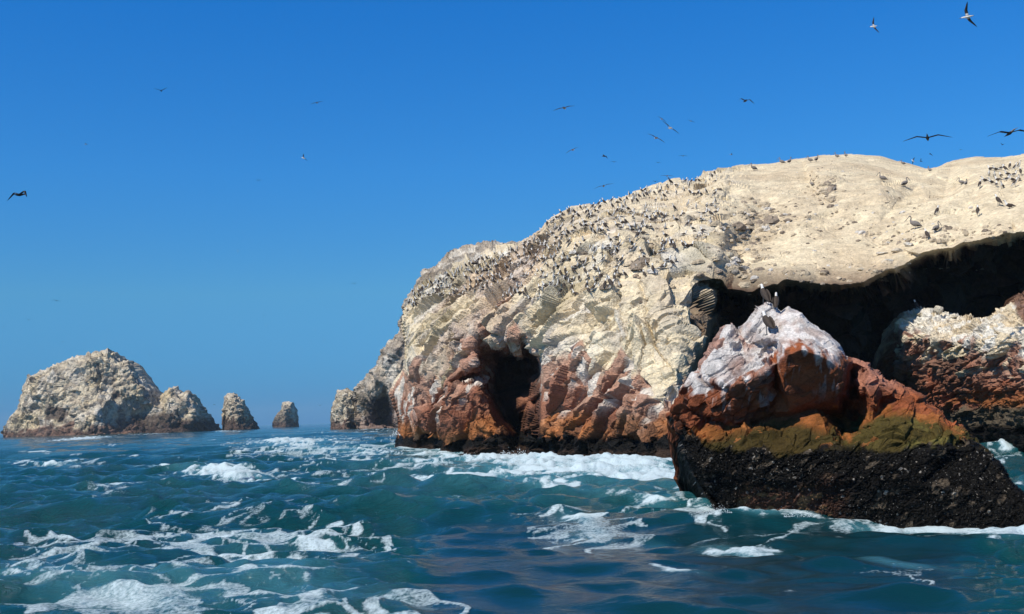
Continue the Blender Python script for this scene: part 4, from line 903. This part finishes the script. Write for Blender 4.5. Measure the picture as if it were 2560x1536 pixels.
FB = [
 (2420, 42, 76, 'bank', 40, 8, 'large white-breasted brown seabird banking left in the top right corner', 42),
 (2185, 66, 36, 'bank', 40, 14, 'small white-headed seabird left of the large banking one near the top edge', 40),
 (1864, 252, 44, 'arch', 10, 6, 'dark seabird with both wings bowed down above the left end of the hill', 0),
 (1410, 270, 46, 'flat', -20, -6, 'slender seabird gliding with flat wings high left of the hill', 0),
 (1676, 320, 58, 'glide', 15, 36, 'upper of two brown and white seabirds tilting down right over the shoulder', 0),
 (1641, 345, 52, 'flat', 15, 26, 'lower of two seabirds tilting down right over the shoulder, dark wings', 0),
 (1655, 298, 24, 'flat', 20, 30, 'faint thin seabird just above the tilting pair', 0),
 (1728, 303, 18, 'flat', 10, 18, 'faint small seabird right of the tilting pair', 0),
 (1431, 375, 32, 'flat', -30, -18, 'thin-winged seabird gliding left, above the dark curved one', 0),
 (1512, 391, 24, 'arch', 60, 5, 'small dark seabird with curved wings over the ridge line', 0),
 (1535, 405, 16, 'flat', 0, 5, 'tiny pale seabird beside the small dark curved one', 0),
 (1708, 390, 20, 'flat', 0, 4, 'faint flat-winged seabird over the middle of the shoulder', 0),
 (1645, 407, 15, 'arch', 0, 4, 'faint tiny curved seabird low over the shoulder', 0),
 (1829, 387, 14, 'bank', 80, 10, 'tiny white-bodied seabird close above the hill slope', 0),
 (1668, 440, 27, 'flat', 0, 4, 'thin flat seabird skimming over the crowd on the skyline', 0),
 (1638, 454, 18, 'arch', 0, 3, 'small curved seabird skimming the skyline crowd', 0),
 (1509, 465, 40, 'flat', 0, -13, 'long thin seabird gliding low left of the shoulder skyline', 0),
 (2283, 403, 20, 'glide', 60, 50, 'small brown seabird diving into the skyline notch', 20),
 (2327, 386, 14, 'arch', 40, 20, 'tiny dark seabird above the skyline notch', 0),
 (2303, 404, 16, 'vee', 40, 40, 'tiny dark seabird with raised wings left of the notch bird', 0),
 (2507, 362, 14, 'vee', 20, 0, 'tiny dark seabird under the right pelican in flight', 0),
 (2402, 375, 10, 'arch', 0, 0, 'tiny speck of a seabird between the two flying pelicans and the hill', 0),
 (47, 487, 82, 'arch', -25, -24, 'dark seabird with bowed wings and pale belly at the left edge of the sky', 20),
 (403, 227, 28, 'vee', 10, -5, 'small seabird with wings slightly raised high in the left sky', 0),
 (792, 257, 26, 'flat', 0, -10, 'thin curved seabird high in the sky left of centre', 0),
 (216, 361, 13, 'bank', 80, 0, 'tiny dark and white seabird high above the islet', 0),
 (760, 396, 24, 'bank', 70, 20, 'small white seabird with one dark wing raised, left of centre', 20),
 (646, 451, 14, 'arch', 30, -8, 'tiny reddish brown seabird gliding left of centre', 0),
 (595, 629, 9, 'bank', 90, 40, 'tiny white seabird alone in the middle of the left sky', 0),
 (886, 709, 17, 'arch', 0, 0, 'small dark arched seabird left of the headland top', 0),
 (141, 752, 20, 'arch', 10, 12, 'small curved dark seabird high over the islet, upper of two', 0),
 (71, 800, 14, 'vee', 10, 8, 'small pale seabird over the islet, lower of two', 0),
 (660, 789, 6, 'arch', 80, 70, 'tiny dark speck of a seabird above the leaning stack', 0),
 (666, 814, 7, 'bank', 60, 30, 'tiny pale speck of a seabird under the dark speck above the stacks', 0),
 (588, 857, 8, 'bank', 60, 50, 'tiny pale seabird straight above the leaning stack', 0),
 (876, 822, 8, 'bank', 20, 20, 'tiny pale seabird left of the back hill, right one', 0),
 (810, 852, 9, 'flat', 60, -30, 'tiny slanting seabird left of the back hill', 0),
 (157, 855, 12, 'flat', 0, 3, 'tiny flat seabird just above the left slope of the islet', 0),
 (9, 818, 6, 'arch', 0, 0, 'tiny speck of a seabird touching the left edge of the picture', 0),
 (800, 1014, 12, 'vee', 0, 0, 'dark seabird with raised wings low over the horizon beside the pale stack', 0),
 (536, 1012, 8, 'arch', 60, 0, 'dark speck of a seabird between the islet and the leaning stack', 0),
 (374, 887, 10, 'flat', 0, 20, 'faint seabird right of the islet peak', 0),
]
for f in FB: fly(f[0], f[1], f[2], f[3], f[4], f[5], f[6], f[7])
fly(2319, 346, 122, 'pelican', 158, 2, 'left of two large brown pelicans gliding above the hill, wings fully spread', 0, 'pelican', 4)
fly(2523, 334, 122, 'pelican', 185, -4, 'right of two large brown pelicans gliding, wing tip cut by the picture edge', 0, 'pelican', 6)
# loose boulders
def boulder(x, y, w, hgt, dep, label, mat_c, r, fi, seed):
    P = locate(r, fi, x, y, 8)
    if P is None: return
    rr = random.Random(seed); n, m_ = 26, 16; V = []
    sc = P.y / F; q = []
    for i in range(n):
        for j in range(m_):
            a = 2 * math.pi * i / n; b = math.pi * (j / (m_ - 1)) - math.pi / 2
            q.append((math.cos(a) * math.cos(b), math.sin(a) * math.cos(b), math.sin(b)))
    q = np.array(q); 
    g = np.random.default_rng(seed); pl = g.normal(size=(11, 3)); pl /= np.linalg.norm(pl, axis=1, keepdims=True); dd = g.uniform(.55, .85, 11)
    rad = np.min(np.where(q @ pl.T > .05, dd[None] / np.maximum(q @ pl.T, .05), 9), axis=1).clip(0, 1.15)
    v = q * rad[:, None] * np.array((w * sc / 2, dep * sc / 2, hgt * sc / 2)); v += np.array(P) + np.array((0, 0, hgt * sc * .22))
    nn = fbm(v, .25, 3, seed)
    c = np.array(mat_c)[None] * (1 + .3 * nn[:, None]); v = v + q * nn[:, None] * .03
    o = grid_mesh('boulder', v, n, m_, m_head, False, {'Col': c, 'wet': np.zeros(len(v))}, wrap=True)
    tag(o, label, 'boulder')
boulder(2345, 781, 34, 22, 34, 'pale square block standing on the edge of the spur ledge', (.62, .56, .45), spur, sf_, 1)
boulder(2380, 795, 22, 12, 24, 'small flat cream stone right of the square block on the spur', (.6, .54, .42), spur, sf_, 2)
boulder(2300, 790, 26, 12, 24, 'rounded cream stone at the left end of the spur ledge', (.62, .55, .40), spur, sf_, 3)
boulder(1858, 676, 30, 18, 26, 'grey boulder, lower of the heap at the left corner of the overhang', (.42, .40, .36), head, hf, 4)
boulder(1836, 684, 24, 14, 24, 'dark grey boulder wedged left of the grey one above the overhang corner', (.30, .28, .25), head, hf, 5)
boulder(1822, 643, 26, 18, 22, 'rounded cream boulder topmost of the heap by the cliff spine', (.62, .55, .42), head, hf, 6)
boulder(1850, 655, 22, 12, 22, 'small cream boulder in the middle of the heap by the cliff spine', (.60, .52, .40), head, hf, 7)
boulder(2218, 655, 30, 12, 24, 'flat white slab lying on the slope just above the overhang rim', (.70, .66, .58), head, hf, 8)
boulder(2205, 636, 26, 10, 22, 'thin white stone upslope of the flat white slab', (.68, .62, .52), head, hf, 9)
boulder(2245, 630, 32, 12, 24, 'long cream stone at the end of the white stone row', (.64, .57, .45), head, hf, 10)
boulder(2272, 615, 30, 12, 24, 'white stone highest in the row above the rim', (.70, .66, .58), head, hf, 11)
boulder(2060, 688, 20, 9, 18, 'small tan stone near the middle of the overhang rim', (.55, .46, .33), head, hf, 12)
boulder(2155, 676, 18, 8, 16, 'small pale stone on the slope right of the tan one by the rim', (.62, .55, .42), head, hf, 13)
# rubble lying on the slope: too much to count
def rubble():
    V = []; Fc = []; g = np.random.default_rng(3); Cc = []
    zones = [((1860, 640), 60, 75, 120, .17), ((1905, 545), 60, 40, 130, .16), ((2065, 465), 35, 40, 90, .12), ((1760, 560), 80, 90, 50, .12), ((2200, 560), 260, 90, 170, .08), ((2050, 680), 200, 25, 90, .09), ((2380, 585), 170, 24, 90, .12), ((1600, 640), 150, 80, 70, .11), ((2000, 520), 200, 100, 120, .08)]
    for (cx, cy), sx, sy, n, sz in zones:
        for _ in range(n):
            x = g.normal(cx, sx * .6); y = g.normal(cy, sy * .6)
            if y < top_y(min(x, 2560)) + 6 or x > 2575: continue
            P = locate(head, hf, x, y, 4)
            if P is None: continue
            s = sz * math.exp(g.normal(0, .5)); o = len(V); m_ = 7
            for j, (zz, rr) in enumerate(((-.5, 1.05), (.15, .95), (.62, .5))):
                for k in range(m_):
                    a = 2 * math.pi * (k + g.uniform(-.25, .25)) / m_; q = rr * s * g.uniform(.7, 1.15)
                    V.append((P.x + q * math.cos(a) * 1.25, P.y + q * math.sin(a), P.z + zz * s * g.uniform(.8, 1.1)))
            for j in range(2):
                for k in range(m_): Fc.append((o + j * m_ + k, o + j * m_ + (k + 1) % m_, o + (j + 1) * m_ + (k + 1) % m_, o + (j + 1) * m_ + k))
            Fc.append(tuple(o + 2 * m_ + k for k in range(m_)))
            t = g.random(); c = np.array((.60, .50, .36)) * g.uniform(.75, 1.15) if t < .62 else (np.array((.33, .27, .21)) * g.uniform(.6, 1.2) if t < .9 else np.array((.68, .64, .58)))
            Cc += [c] * (3 * m_)
    o = mesh_obj('rubble', V, Fc, [m_head], None, None, False)
    a_ = o.data.attributes.new('Col', 'FLOAT_COLOR', 'POINT'); cc = np.ones((len(V), 4), np.float32); cc[:, :3] = np.array(Cc); a_.data.foreach_set('color', cc.ravel())
    tag(o, 'loose stones and rubble strewn over the bright guano slope', 'rubble', kind='stuff')
rubble()
for k_ in range(len(protos)):
    if not used[k_]: bpy.data.objects.remove(protos[k_])
